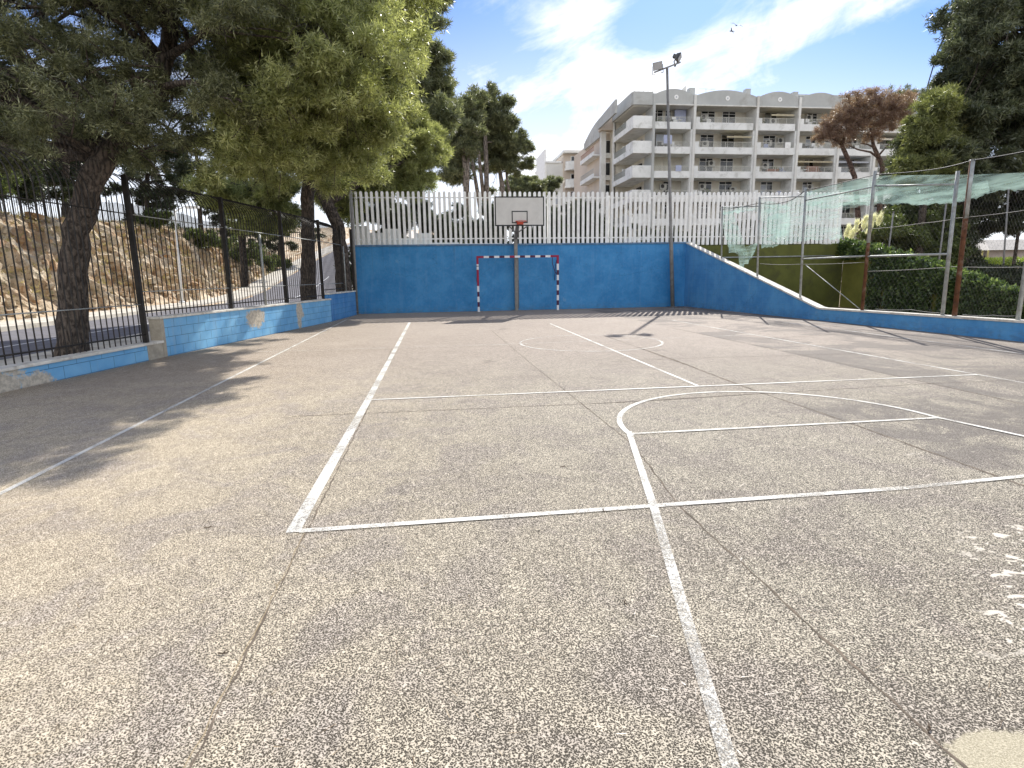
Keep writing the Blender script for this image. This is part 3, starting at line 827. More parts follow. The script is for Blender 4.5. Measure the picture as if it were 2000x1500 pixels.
for (ax, ay, bx, by, r, o2) in [(1411, 404, 1484, 403, .018, .1), (1485, 386, 1574, 384, .018, .1), (1574, 391, 1707, 365, .020, .1), (1708, 363, 1869, 360, .022, .1),
                            (1565, 506, 1690, 500, .024, .1), (1692, 501, 1855, 496, .026, .1), (1874, 404, 2000, 380, .0, 0)]:
    if r: MB().tube([on(ax, ay, o2), on(bx, by, o2)], r, 8).build('rail', M_galv, e)
MB().tube([on(1574, 518), on(1680, 604)], .012, 6).build('brace', M_galv, e)
def cable(pts, r, nm='cable'):
    Q = []
    for (a1, b1), (a2, b2) in zip(pts, pts[1:]):
        for k in range(6):
            f = k/6; Q.append(on(a1+(a2-a1)*f, b1+(b2-b1)*f+4*4*f*(1-f)*.35))
    Q.append(on(*pts[-1])); MB().tube(Q, r, 6).build(nm, M_frame if r > .009 else M_pole, e)
cable([(1411, 409), (1484, 396), (1510, 398), (1545, 391), (1574, 371), (1709, 341), (1830, 330), (1899, 313), (2020, 292)], .011)
cable([(1700, 447), (1800, 436), (1870, 426), (2020, 408)], .006)
cable([(1692, 530), (1860, 521), (2020, 521)], .006)
cable([(1710, 604), (1780, 605), (1845, 612)], .010)
cable([(1880, 615), (1940, 616), (1988, 617)], .010)
cable([(1484, 515), (1560, 516), (1690, 512)], .006)
# chain link infill, very thin wires
for (q0, q1) in ((p4, p5), (p6, p7)):
    cw = MB()
    A0, A1, B0, B1_ = q0[0], q0[1], q1[0], q1[1]
    def P_(u, v): return A0.lerp(A1, v).lerp(B0.lerp(B1_, v), u)
    n = 19
    for k in range(-n, n):
        for sgn in (1, -1):
            u0, u1 = k/n, (k+n)/n; a0, a1 = max(0, u0), min(1, u1)
            if a0 >= a1: continue
            va, vb = (a0-u0)*.88, (a1-u0)*.88
            if sgn < 0: va, vb = .88-va, .88-vb
            cw.bar(P_(a0, va), P_(a1, vb), .0011)
    cw.build('wire_mesh', M_pole, e)
tag(e, 'patchy pipe fence of grey and rusty posts on the sloping blue side wall', 'fence')

def drape(top, bot, off, name, label, nu=60, nv=14, amp=.05, seed=1, grp=None):
    """cloth between two pixel curves on the plane of the fence"""
    r_ = random.Random(seed)
    def interp(c, u):
        xs_ = [p[0] for p in c]; X = xs_[0]+(xs_[-1]-xs_[0])*u
        return X, float(np.interp(X, xs_, [p[1] for p in c]))
    ph = [r_.uniform(0, 6) for _ in range(4)]
    vs = []
    for j in range(nv+1):
        v = j/nv
        for i in range(nu+1):
            u = i/nu; a = on(*interp(top, u), off); b_ = on(*interp(bot, u), off)
            p = a.lerp(b_, v)
            p.x += amp*(.3+v)*(math.sin(u*19+ph[0]+v*2)+.4*math.sin(u*43+ph[1]-v*3)+.6*math.sin(v*5+u*9+ph[2]))
            p.z += (.02*math.sin(u*140+ph[3])+.015*math.sin(u*61))*v**4+.02*math.sin(u*33+ph[1])*v
            vs.append(p)
    fs = [(j*(nu+1)+i, j*(nu+1)+i+1, (j+1)*(nu+1)+i+1, (j+1)*(nu+1)+i) for j in range(nv) for i in range(nu)]
    o = MB().add(vs, fs, 0, True).build(name, M_net)
    return tag(o, label, 'netting', grp)
drape([(1574, 374), (1709, 343), (1871, 341), (1900, 341), (2030, 336)], [(1574, 402), (1640, 410), (1709, 398), (1860, 398), (1905, 385), (1950, 372), (2030, 366)], .17, 'netting', 'pale green netting slung along the top of the pipe fence', amp=.06, seed=4)
drape([(1640, 372), (1709, 366), (1871, 366), (1930, 352)], [(1640, 402), (1709, 398), (1800, 399), (1862, 396), (1930, 378)], .30, 'netting', 'lower fold of green netting doubled between the two rusty posts', amp=.04, seed=8)
drape([(1486, 388), (1530, 400), (1574, 375), (1640, 380)], [(1486, 486), (1510, 482), (1545, 474), (1574, 470), (1640, 466)], .14, 'netting', 'thin torn green netting hanging in front of the white pickets', amp=.03, seed=2)
drape([(1494, 400), (1542, 402)], [(1500, 478), (1538, 470)], .20, 'netting', 'bunched strip of green netting hanging straight down behind the second pipe', 12, 14, .05, seed=3)
drape([(1411, 405), (1484, 404)], [(1411, 420), (1440, 415), (1484, 412)], .14, 'netting', 'narrow rag of green netting on the top rail farthest from the camera', 30, 6, .03, seed=5)
drape([(1412, 412), (1432, 412)], [(1420, 490), (1460, 500)], .18, 'netting', 'twisted green netting dangling beside the farthest fence pipe', 10, 20, .05, seed=6)
drape([(1440, 488), (1480, 474)], [(1446, 530), (1470, 500)], .15, 'netting', 'ragged end of green netting lying on the sloping coping', 12, 8, .04, seed=7)
# far fence poles outside
for (px, yb_, yt, r, lab) in ((1838, 520, 398, .035, 'slim dark pole beyond the side wall left of the grey post'), (1960, 600, 368, .035, 'slim dark pole beyond the side wall near the right edge'), (1735, 520, 415, .03, 'thin dark pole standing by the ivy beneath the netting')):
    b_ = PY(px-6, yb_, 23); t2 = PY(px+10, yt, 23); b_.z = -.2
    e = empty('fence_pole', (b_.x, b_.y, 0)); MB().tube([b_-Vector((b_.x, b_.y, 0)), t2-Vector((b_.x, b_.y, 0))], r, 8).build('pole', M_pole, e)
    MB().tube([t2-Vector((b_.x, b_.y, 0)), t2-Vector((b_.x, b_.y, -.04))], r*1.3, 8).build('cap', M_pole, e)
    tag(e, lab, 'post')

# olive walls
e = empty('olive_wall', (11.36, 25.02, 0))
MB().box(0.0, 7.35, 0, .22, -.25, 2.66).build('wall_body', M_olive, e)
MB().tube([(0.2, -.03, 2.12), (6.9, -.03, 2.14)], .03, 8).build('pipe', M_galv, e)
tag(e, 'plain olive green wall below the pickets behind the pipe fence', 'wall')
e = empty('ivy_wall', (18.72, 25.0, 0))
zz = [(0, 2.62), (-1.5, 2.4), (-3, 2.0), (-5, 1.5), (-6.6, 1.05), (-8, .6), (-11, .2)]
MB().prismx([(0, -.25)]+zz[::1]+[(-11, -.25)], 0, .22).build('wall_body', mat('olive_sun', (.20, .19, .04), .85, 0, .2, .9), e)  # lighter, yellower copy of the olive: sunlight put into the wall colour
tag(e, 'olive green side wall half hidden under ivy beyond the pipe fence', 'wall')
tag(MB().box(11.5, 45, -5, 60, -.26, -.2).build('garden_soil', M_dirt), kind='structure')

# ------------------------------------------------------------------ vegetation
def tufts(rng, P, D, K, ln, wd, spread=.75, r0=.10, curl=.25):
    """needle bunches: P (n,3) positions, D (n,3) axis -> verts, tris, tint"""
    n = len(P)
    P = np.repeat(P, K, 0); D = np.repeat(D, K, 0)
    tint = np.repeat(rng.random(n), K)*.65+rng.random(n*K)*.35
    rv = rng.normal(size=(n*K, 3)); rv /= np.linalg.norm(rv, axis=1)[:, None]+1e-9
    d = D*(1-spread)+rv*spread; d /= np.linalg.norm(d, axis=1)[:, None]+1e-9
    base = P+D*rng.uniform(-1, 1, (n*K, 1))*r0+rv*r0*.5
    L = ln*rng.uniform(.6, 1.25, (n*K, 1))
    s = np.cross(d, rng.normal(size=(n*K, 3))); s /= np.linalg.norm(s, axis=1)[:, None]+1e-9
    W_ = wd*rng.uniform(.6, 1.3, (n*K, 1))
    v = np.stack([base-s*W_/2, base+s*W_/2, base+d*L], 1).reshape(-1, 3)
    return v, np.repeat(tint, 3)


def mesh_tris(name, v, tint, m, parent=None):
    me = bpy.data.meshes.new(name); n = len(v)
    me.vertices.add(n); me.vertices.foreach_set('co', v.astype(np.float32).ravel())
    me.loops.add(n); me.loops.foreach_set('vertex_index', np.arange(n, dtype=np.int32))
    me.polygons.add(n//3); me.polygons.foreach_set('loop_start', np.arange(0, n, 3, dtype=np.int32)); me.polygons.foreach_set('loop_total', np.full(n//3, 3, np.int32))
    me.update(calc_edges=True)
    a = me.attributes.new('tint', 'FLOAT', 'POINT'); a.data.foreach_set('value', tint.astype(np.float32))
    me.materials.append(m)
    o = bpy.data.objects.new(name, me); COL.objects.link(o)
    if parent: o.parent = parent
    return o


def crown_mesh(name, blobs, m, parent, origin, per=60, K=26, ln=.16, wd=.018, seed=0, gap=.15, up=.45, shell=.55, spread=.75, r0=.10, flat=.7, clump=6):
    """blobs: (x,y,z,r) ; every blob is broken into clumps of tufts"""
    rng = np.random.default_rng(seed); VP = []; DD = []
    for (x, y, z, r) in blobs:
        c = np.array([x, y, z])
        nc = max(3, int(clump*r*r*2.2))
        cd = rng.normal(size=(nc, 3)); cd /= np.linalg.norm(cd, axis=1)[:, None]
        cr = r*(rng.random((nc, 1))**(1/2.4))
        cc = c+cd*cr*np.array([1, 1, flat])
        for q, dd in zip(cc, cd):
            k = max(3, int(per*rng.uniform(.5, 1.4)))
            rr = .34*rng.uniform(.7, 1.3)*(.6+.4*r)
            t = rng.normal(size=(k, 3)); t /= np.linalg.norm(t, axis=1)[:, None]
            rad = rr*(rng.random((k, 1))**shell)
            p = q+t*rad*np.array([1.15, 1.15, .62])
            ax = t*.7+dd*.5+np.array([0, 0, up]); ax /= np.linalg.norm(ax, axis=1)[:, None]
            VP.append(p); DD.append(ax)
    P = np.concatenate(VP); D = np.concatenate(DD)
    v, tint = tufts(rng, P, D, K, ln, wd, spread, r0)
    v -= np.array(origin)
    return mesh_tris(name, v, tint, m, parent)


def limb(mb, a, b, r0, r1, r_, n=6, sag=.12, segs=6):
    a, b = Vector(a), Vector(b); L = (b-a).length
    off = Vector((r_.uniform(-1, 1), r_.uniform(-1, 1), r_.uniform(.2, 1)))*L*sag
    pts = [a.lerp(b, i/segs)+off*math.sin(math.pi*i/segs)+Vector((r_.uniform(-1, 1), r_.uniform(-1, 1), r_.uniform(-1, 1)))*L*.02*(0 < i < segs) for i in range(segs+1)]
    mb.tube(pts, [r0+(r1-r0)*i/segs for i in range(segs+1)], n)


def tree(name, label, trunk, rads, blobs, lm, bm, group=None, seed=0, cat='tree', limbs=True, limb_r=.35, twigs=2, stems=(), **kw):
    """trunk: list of world points from the foot up"""
    r_ = random.Random(seed); o = Vector(trunk[0]); e = empty(name, o)
    m_ = MB()
    T = [Vector(p)-o for p in trunk]; Q = []; RR = []
    for i in range(len(T)-1):
        for k in range(4):
            f = k/4; Q.append(T[i].lerp(T[i+1], f)+Vector((r_.uniform(-1, 1), r_.uniform(-1, 1), 0))*rads[i]*.12*(i+k > 0)); RR.append(rads[i]+(rads[i+1]-rads[i])*f)
    Q.append(T[-1]); RR.append(rads[-1])
    RR[0] *= 1.12
    m_.tube(Q, RR, 14, jit=.07, rnd=r_)
    for st in stems:
        S = [Vector(p)-o for p in st[0]]; m_.tube(S, st[1], 8)
    m_.build('trunk', bm, e)
    if limbs and blobs:
        lb = MB()
        for (x, y, z, r) in blobs:
            c = Vector((x, y, z))-o
            # leave from the closest upper trunk point lower than the blob
            cand = [q for q in Q[len(Q)//2:] if q.z < c.z+.5] or [Q[-1]]
            s_ = min(cand, key=lambda q: (q-c).length)
            i = Q.index(s_); L = (c-s_).length; r0 = min(RR[i]*.6, .03+L*.022)
            limb(lb, s_, c, r0, r0*.25, r_, 6)
            for _ in range(twigs):
                dd = Vector((r_.gauss(0, 1), r_.gauss(0, 1), r_.gauss(0, .7))).normalized()*r*.95
                limb(lb, s_.lerp(c, r_.uniform(.55, 1)), c+dd, r0*.35, .006, r_, 4, .1, 4)
        lb.build('branches', bm, e)
    cr = [blobs] if blobs else []
    for i, bb in enumerate(cr): crown_mesh('crown', bb, lm, e, o, seed=seed+7*i, **kw)
    return tag(e, label, cat, group)


def pb(lst):
    """pixel blobs (px,py,Y,r) -> world blobs"""
    out = []
    for (px, py, Y, r) in lst:
        p = PY(px, py, Y); out.append((p.x, p.y, p.z, r))
    return out

def shade_fit(bl):
    """keep the crown where its shadow stays beside the low wall: blobs whose shadow would land in mid-court grow farther back"""
    out = []
    for (x, y, z, r) in bl:
        for _ in range(14):
            sx, sy = x-.513*z+.5*r, y-1.1*z
            lim = -2.3 if sy < 8.8 else -2.3-(sy-8.8)*.16
            if sy < 5: lim = -2.5-(5-sy)*1.0
            if sx < lim or y > 23 or sy < -1: break
            f = 1.06; x, y, z, r = x*f, y*f, CAMZ+(z-CAMZ)*f, r*1.03
        out.append((x, y, z, r))
    return out

def hull(pts, Y0, Y1, r0, r1, n, seed, extra=()):
    """scatter blobs inside a pixel polygon, at varied depths"""
    r_ = random.Random(seed); xs_ = [p[0] for p in pts]; ys_ = [p[1] for p in pts]; out = []; tries = 0
    def ins(x, y):
        c = False; j = len(pts)-1
        for i in range(len(pts)):
            if (pts[i][1] > y) != (pts[j][1] > y) and x < (pts[j][0]-pts[i][0])*(y-pts[i][1])/(pts[j][1]-pts[i][1])+pts[i][0]: c = not c
            j = i
        return c
    while len(out) < n and tries < 20000:
        tries += 1
        x = r_.uniform(min(xs_), max(xs_)); y = r_.uniform(min(ys_), max(ys_))
        if not ins(x, y): continue
        Y = r_.uniform(Y0, Y1); r = r_.uniform(r0, r1)
        p = PY(x, y, Y)
        if any((Vector(p)-Vector(o[:3])).length < (r+o[3])*.5 for o in out): continue
        out.append((p.x, p.y, p.z, r))
    return out+pb(extra)


# --- the big pine behind the fence, nearest
t0 = PY(140, 690, 11.4); t0.z = .10
tr = [t0, PY(143, 560, 11.4), PY(150, 450, 11.35), PY(182, 345, 11.3), PY(225, 280, 11.4), PY(290, 200, 11.8), PY(330, 90, 12.2), PY(340, -60, 12.6)]
bl = hull([(-260, -200), (470, -200), (500, 60), (470, 240), (330, 300), (200, 325), (60, 315), (-80, 320), (-260, 300)], 9.8, 14.5, .55, 1.0, 66, 11)
bl = shade_fit(bl)
tree('pine_tree', 'thick dark pine trunk leaning right behind the black fence, nearest tree on the left', tr, [.26, .215, .205, .20, .19, .17, .14, .10], bl, L_pine, M_bark, seed=21,
     per=30, K=24, ln=.09, wd=.015, clump=7.3, shell=.75, twigs=6, r0=.08, spread=.85)
# --- second pine, right trunk, wide bright crown over the court
t0 = PY(603, 590, 21.3); t0.z = .12
tr = [t0, PY(601, 500, 21.3), PY(600, 430, 21.3), PY(602, 350, 21.2), PY(612, 270, 21), PY(625, 160, 20.7), PY(640, 40, 20.4), PY(650, -80, 20)]
bl = hull([(430, -160), (790, -160), (795, 30), (780, 110), (750, 190), (745, 260), (700, 320), (640, 335), (560, 318), (470, 330), (420, 250)], 11.0, 20.5, .7, 1.1, 104, 12)
rq = random.Random(77); bl += [(rq.uniform(-2.9, -.75), rq.uniform(10.4, 14.5), rq.uniform(4.0, 6.2), rq.uniform(.4, .65)) for _ in range(26)]; bl = shade_fit(bl)
tree('pine_tree', 'straight dark pine trunk behind the far black fence with wide light crown', tr, [.29, .235, .22, .21, .19, .16, .12, .07], bl, L_bright, M_bark, seed=22,
     per=30, K=22, ln=.105, wd=.021, clump=8.5, shell=.75, twigs=5, r0=.09, spread=.85)
# --- third pine leaning at the corner
t0 = PY(690, 575, 24.5); t0.x -= .4; t0.z = .12
tr = [t0, PY(668, 500, 24.6), PY(660, 440, 24.6), PY(632, 385, 24.6), PY(600, 330, 24.8), PY(590, 250, 25)]
bl = hull([(600, 240), (700, 190), (790, 200), (850, 285), (842, 330), (820, 362), (760, 380), (700, 420), (640, 400), (600, 330)], 25.6, 29.0, .7, 1.15, 34, 13,
          extra=[(825, 300, 27, .9), (852, 290, 27, .6), (800, 340, 27, 1.0), (770, 355, 27, .9), (655, 390, 25.5, .8), (640, 350, 26, 1.0)])
tree('pine_tree', 'leaning pine with yellow green clumps rising behind the left end of the pickets', tr, [.34, .28, .25, .22, .18, .12], bl, L_bright, M_bark, seed=23,
     per=64, K=18, ln=.17, wd=.030, clump=6.0)
# --- dark taller pine behind them (right upper edge of the mass)
t0 = Vector((-1.6, 33, 0)); tr = [t0, PY(760, 400, 33), PY(775, 200, 33), PY(790, 40, 33), PY(800, -80, 33)]
bl = hull([(700, -150), (840, -150), (840, 20), (835, 110), (840, 190), (835, 260), (760, 290), (700, 150)], 30.5, 35, 1.1, 1.9, 24, 14, extra=[(845, 120, 33, 1.1), (838, 180, 33, 1.2), (878, 195, 33, .8), (862, 225, 33, 1.0), (835, 235, 33, 1.3)])
tree('pine_tree', 'tall thin crowned dark pine showing at the right edge of the leafy mass', tr, [.35, .28, .22, .15, .1], bl, L_far, M_bark2, seed=24, per=42, K=16, ln=.26, wd=.045, clump=3.2)
# hanging low bough between fence bays and dark tree behind the street
tree('pine_tree', 'small pine beyond the fence with a bright bough beside a pale pipe', [PY(478, 560, 24)*1.0, PY(470, 440, 23.5), PY(480, 340, 23)], [.13, .11, .08],
     hull([(425, 350), (560, 350), (560, 440), (510, 450), (430, 400)], 21.5, 24, .5, .8, 14, 15, extra=[(530, 410, 21.5, .8), (515, 435, 21.5, .5), (545, 380, 21.5, .8), (450, 385, 23.5, .9)]),
     L_bright, M_bark, seed=25, per=60, K=18, ln=.15, wd=.026, clump=6)
# trees standing on the bank and beside the street
bt = [(-20.5, 24, 'pine on the bank top farthest left with dark crown'), (-21.5, 30, 'slender dark pine on the bank behind the big trunk'), (-20.0, 36, 'pine with a slanting stem on the bank top right of the big trunk'),
      (-22.0, 41, 'thin pine on the bank between the first two fence posts'), (-20.6, 47, 'leaning pine on the bank above the white street lamp'), (-19.5, 54, 'dark pine on the bank behind the small bright bough'),
      (-18.6, 62, 'pine low on the bank where the street bends'), (-24, 33, 'dark pine set back on the bank crest'), (-17.8, 72, 'distant pine beside the rising street')]
rt = random.Random(9)
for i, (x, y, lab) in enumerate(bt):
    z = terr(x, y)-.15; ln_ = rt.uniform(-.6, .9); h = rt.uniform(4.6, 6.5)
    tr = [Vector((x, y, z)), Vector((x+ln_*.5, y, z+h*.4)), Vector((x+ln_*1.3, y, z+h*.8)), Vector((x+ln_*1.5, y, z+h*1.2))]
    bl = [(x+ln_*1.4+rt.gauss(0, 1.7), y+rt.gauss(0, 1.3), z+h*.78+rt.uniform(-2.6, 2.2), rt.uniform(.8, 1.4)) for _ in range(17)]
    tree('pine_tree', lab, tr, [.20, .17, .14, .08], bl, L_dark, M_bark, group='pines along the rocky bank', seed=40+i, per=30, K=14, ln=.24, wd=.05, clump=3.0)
# shrubs on the bank: individual dark bushes
for i, (x, y, r) in enumerate([(-18.8, 44, 1.1), (-18.2, 50, 1.4), (-17.6, 57, 1.5), (-18.7, 23.5, 1.35), (-19.2, 27.5, 1.3), (-16.8, 64, 1.4)]):
    z = terr(x, y)
    e = empty('bush', (x, y, z-.1)); bl = [(x+rt.gauss(0, r*.6), y+rt.gauss(0, r*.6), z+r*.5+rt.uniform(-.3, .5), r*.7) for _ in range(6)]
    crown_mesh('foliage', bl, L_bushy, e, (x, y, z-.1), per=36, K=12, ln=.16, wd=.05, seed=60+i, clump=5)
    tag(e, ['dark green bush low on the bank beyond the second fence bay', 'wide bush on the bank left of the far trunk', 'rounded bush beside the rising street', 'small bush near the top of the bank at far left', 'little bush on the bank above the rocks', 'farthest roadside bush at the bend of the street'][i], 'bush', 'bushes on the rocky bank')
rg = np.random.default_rng(15); n = 2600
yv = rg.uniform(14, 66, n); xv = np.where(rg.random(n) < .45, -19.6-rg.random(n)*3, -16.4-rg.random(n)*3.4)
P = np.array([(a, b, terr(float(a), float(b))-.02) for a, b in zip(xv, yv)])
v, tint = tufts(rg, P, np.tile(np.array([.1, 0, 1.0]), (n, 1)), 9, .26, .022, .5, .03)
tag(mesh_tris('dry_grass', v, tint, leafmat('straw', (.14, .14, .05), (.36, .30, .15), (.55, .48, .28), .4)), 'dry grass and weeds growing in clumps on the rocky bank', 'grass', kind='stuff')
# rail fence along the bank crest
e = empty('crest_fence', (-19.6, 20, 0)); e.location = (0, 0, 0)
cm = MB(); pm = MB()
for k in range(0, 320):
    y = 19+k*.15; x = -19.9+.3*math.sin(y*.2)
    z = terr(x, y)-.1; cm.box(x-.012, x+.012, y-.012, y+.012, z, z+1.3)
cm.build('bars', M_black, e)
for k in range(0, 16):
    y = 19+k*3; x = -19.9+.3*math.sin(y*.2)-.03; z = terr(x, y)-.2; MB().box(x-.04, x+.0, y+.05, y+.12, z, z+1.55).build('post', M_black, e)
tag(e, 'low dark railing along the top of the rocky bank across the street', 'fence')
# street lamp
b_ = PY(352, 562, 36); t2 = PY(341, 408, 36); b_.z = .2
e = empty('street_lamp', b_); v = t2-b_
MB().tube([(0, 0, 0), v*.5, v], [.085, .065, .05], 10).build('pole', M_white, e)
MB().tube([v*.97, v+Vector((.5, 0, .12)), v+Vector((.9, 0, .1))], .03, 8).build('arm', M_white, e)
MB().box(v.x+.6, v.x+1.3, -.12, .12, v.z+.02, v.z+.16).build('lamp_head', M_white, e, .03)
MB().tube([(0, 0, 0), (0, 0, .12)], .16, 10).build('base', M_white, e)
tag(e, 'white street lamp on the pavement below the rocky bank', 'street lamp')

# --- far pines left of the building
far_ = [
 ('far pine with two pale stems and drooping crown, leftmost of the three', [PY(912, 430, 52), PY(908, 330, 52), PY(903, 290, 52), PY(905, 250, 52)], [.26, .2, .16, .1], [([PY(912, 400, 52), PY(914, 320, 52), PY(918, 280, 52)], [.2, .15, .1])],
  [(885, 275, 52, 1.9), (900, 250, 52, 1.5), (870, 300, 53, 1.7), (880, 335, 53, 1.7), (895, 315, 53, 1.2), (922, 262, 51, 1.3), (915, 235, 52, 1.5), (930, 205, 52, 1.2), (905, 215, 52, 1.4), (885, 235, 53, 1.3), (870, 345, 53, 1.1), (925, 290, 51, .8)]),
 ('tall far pine with a broad rounded crown and several pale stems, middle of the three', [PY(950, 430, 56), PY(950, 330, 56), PY(948, 260, 56), PY(955, 210, 56)], [.28, .22, .16, .1], [([PY(946, 400, 56), PY(935, 300, 56), PY(930, 250, 56)], [.2, .15, .1]), ([PY(940, 420, 55), PY(925, 330, 55), PY(915, 290, 55)], [.2, .16, .1])],
  [(948, 192, 56, 1.5), (930, 200, 56, 1.6), (965, 198, 56, 1.5), (980, 215, 56, 1.4), (987, 240, 56, 1.3), (970, 235, 56, 1.5), (950, 225, 57, 1.8), (935, 240, 57, 1.7), (960, 262, 57, 1.9), (985, 268, 57, 1.2), (940, 275, 58, 1.9), (965, 295, 58, 1.8), (945, 310, 58, 1.7), (990, 285, 57, 1.0), (925, 225, 56, 1.4)]),
 ('smaller far pine with crooked stem and flat clumps, right of the tall one', [PY(984, 430, 58), PY(980, 360, 58), PY(976, 330, 58), PY(990, 290, 58)], [.30, .24, .16, .1], [([PY(1000, 400, 58), PY(990, 350, 58), PY(988, 320, 58)], [.14, .12, .1])],
  [(1000, 272, 58, 1.5), (1018, 275, 58, 1.3), (1025, 285, 58, .9), (985, 300, 58, 1.5), (1005, 298, 58, 1.3), (1022, 320, 58, .9), (1030, 325, 58, .5), (990, 325, 58, 1.2), (1003, 335, 58, .8), (975, 310, 58, 1.4), (998, 285, 57, 1.3), (960, 372, 58, .5)])]
for i, (lab, tr, rd, st, bl) in enumerate(far_):
    tr[0].z = -.2
    tree('pine_tree', lab, tr, rd, pb(bl), [L_far, L_far, L_far][i], M_bark2, group='far pines behind the pickets', seed=80+i, stems=st, per=25, K=12, ln=.30, wd=.075, clump=3.4, r0=.14)
# round dark far trees
for i, (px, py, Y, r, lab) in enumerate([(1030, 362, 75, 2.4, 'low round dark tree peeping over the pickets above the backboard'), (1052, 364, 78, 2.2, 'round dark tree against the pale tower of the far building'), (1008, 370, 74, 1.5, 'smallest round dark tree above the left corner of the backboard')]):
    p = PY(px, py, Y); tr = [Vector((p.x, p.y, -.2)), Vector((p.x, p.y, p.z-1.5))]
    bl = [(p.x+rt.gauss(0, r*.45), p.y+rt.gauss(0, r*.4), p.z+rt.uniform(-1.2, .5)*r*.5, r*.6) for _ in range(9)]
    tree('round_tree', lab, tr, [.3, .2], bl, L_far, M_bark2, group='round far trees', seed=90+i, per=36, K=12, ln=.3, wd=.09, clump=3.4, r0=.14)

# --- dark hedge trees seen through the pickets
hp = [(745, 430, 31, 'dark bush seen through the left pickets'), (800, 425, 32, 'dark bush behind the pickets left of the bright gap'), (850, 450, 31, 'low dark bush below the bright gap in the pickets'), (895, 458, 33, 'low bush left of the backboard behind pickets'),
      (935, 430, 32, 'dark bush just left of the backboard'), (985, 425, 33, 'dark bush straight behind the backboard'), (1035, 425, 33, 'dark bush behind the right half of the backboard'), (1100, 440, 34, 'dark bush right of the backboard'),
      (1135, 425, 35, 'dark bush before the peach coloured building'), (1180, 455, 36, 'low bush below the corner of the large building'),
      (1290, 455, 37, 'low bush behind the pickets left of the floodlight pole'), (1385, 460, 38, 'low bush behind the pickets right of the floodlight pole'), (1460, 450, 38, 'bush behind the pickets and the torn netting'), (1560, 455, 38, 'low bush behind the rightmost pickets')]
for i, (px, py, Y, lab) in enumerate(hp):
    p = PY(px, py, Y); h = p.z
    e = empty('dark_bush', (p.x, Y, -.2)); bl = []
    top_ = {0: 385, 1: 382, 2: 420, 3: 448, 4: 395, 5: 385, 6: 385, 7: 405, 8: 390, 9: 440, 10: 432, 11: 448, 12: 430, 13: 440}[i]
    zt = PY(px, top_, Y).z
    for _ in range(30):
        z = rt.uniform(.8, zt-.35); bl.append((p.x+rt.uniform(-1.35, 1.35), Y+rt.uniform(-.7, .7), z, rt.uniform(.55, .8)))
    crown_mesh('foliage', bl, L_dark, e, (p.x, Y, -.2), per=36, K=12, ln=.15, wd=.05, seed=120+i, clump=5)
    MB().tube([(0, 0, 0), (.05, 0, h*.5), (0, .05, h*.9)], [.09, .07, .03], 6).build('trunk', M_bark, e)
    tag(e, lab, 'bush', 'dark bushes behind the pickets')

# --- stepped pale garden wall beyond left pickets
e = empty('stepped_wall', (-3.4, 27.2, 0))
zz = [(0, 3.75), (.55, 3.75), (.55, 3.45), (1.3, 3.45), (1.3, 3.62), (1.9, 3.62), (1.9, 3.2), (2.7, 3.2), (2.7, 3.42), (3.3, 3.42), (3.3, 3.0), (4.6, 3.0), (4.6, 2.95), (6.5, 2.95)]
MB().prismy([(0, -.25), (6.5, -.25)]+list(reversed(zz)), 0, .25).build('wall_body', mat('pale_render', (.78, .74, .66), .85, 0, .08, 2), e)
tag(e, 'pale stepped garden wall glimpsed through the left pickets', 'wall')
# bare white tree with forked top in front of the building
b_ = PY(1234, 470, 40); b_.z = -.2; tp_ = PY(1232, 425, 40)
e = empty('bare_tree', b_)
MB().tube([(0, 0, 0), tp_-b_], [.16, .10], 8).build('trunk', M_pale, e)
m_ = MB()
for (px, py) in ((1218, 402), (1247, 404), (1226, 410), (1240, 414)):
    m_.tube([tp_-b_, (tp_-b_).lerp(PY(px, py, 40)-b_, .6)+Vector((0, 0, -.05)), PY(px, py, 40)-b_], [.055, .04, .02], 6)
m_.build('branches', M_pale, e)
tag(e, 'bare whitish tree with a forked top seen through the pickets', 'tree')

# ------------------------------------------------------------------ right side planting
t0 = PY(1880, 560, 30); t0.z = -.2
tr = [t0, PY(1872, 400, 30), PY(1900, 200, 30), PY(1940, 40, 30), PY(1960, -80, 30)]
bl = hull([(1905, -20), (1960, -200), (2250, -200), (2250, 380), (1760, 350), (1800, 250), (1850, 200), (1845, 130), (1880, 90)], 27, 34, 1.2, 2.0, 80, 31, extra=[(1925, 25, 30, 1.3), (1905, 60, 30, 1.2), (1862, 125, 30, 1.0), (1845, 160, 30, .9), (1895, 100, 30, 1.3), (1842, 182, 29, .8), (1862, 195, 29, 1.0), (1880, 165, 29, 1.1), (1866, 150, 29, .9)])
tree('conifer_tree', 'huge dark conifer filling the right edge above the netting', tr, [.42, .36, .28, .2, .1], bl, L_conifer, M_bark, seed=31, per=32, K=11, ln=.26, wd=.06, clump=6, shell=.8)
bl = hull([(1772, 345), (1762, 300), (1785, 245), (1815, 200), (1850, 185), (1870, 230), (1860, 345)], 26, 28.5, .4, .8, 60, 32)
t0 = PY(1800, 480, 27); t0.z = -.2
tree('pine_tree', 'light green bushy pine in front of the dark conifer above the netting', [t0, PY(1805, 380, 27), PY(1810, 250, 27)], [.2, .15, .08], bl, L_pine2, M_bark, seed=32, per=30, K=10, ln=.24, wd=.045, clump=8, shell=.8)
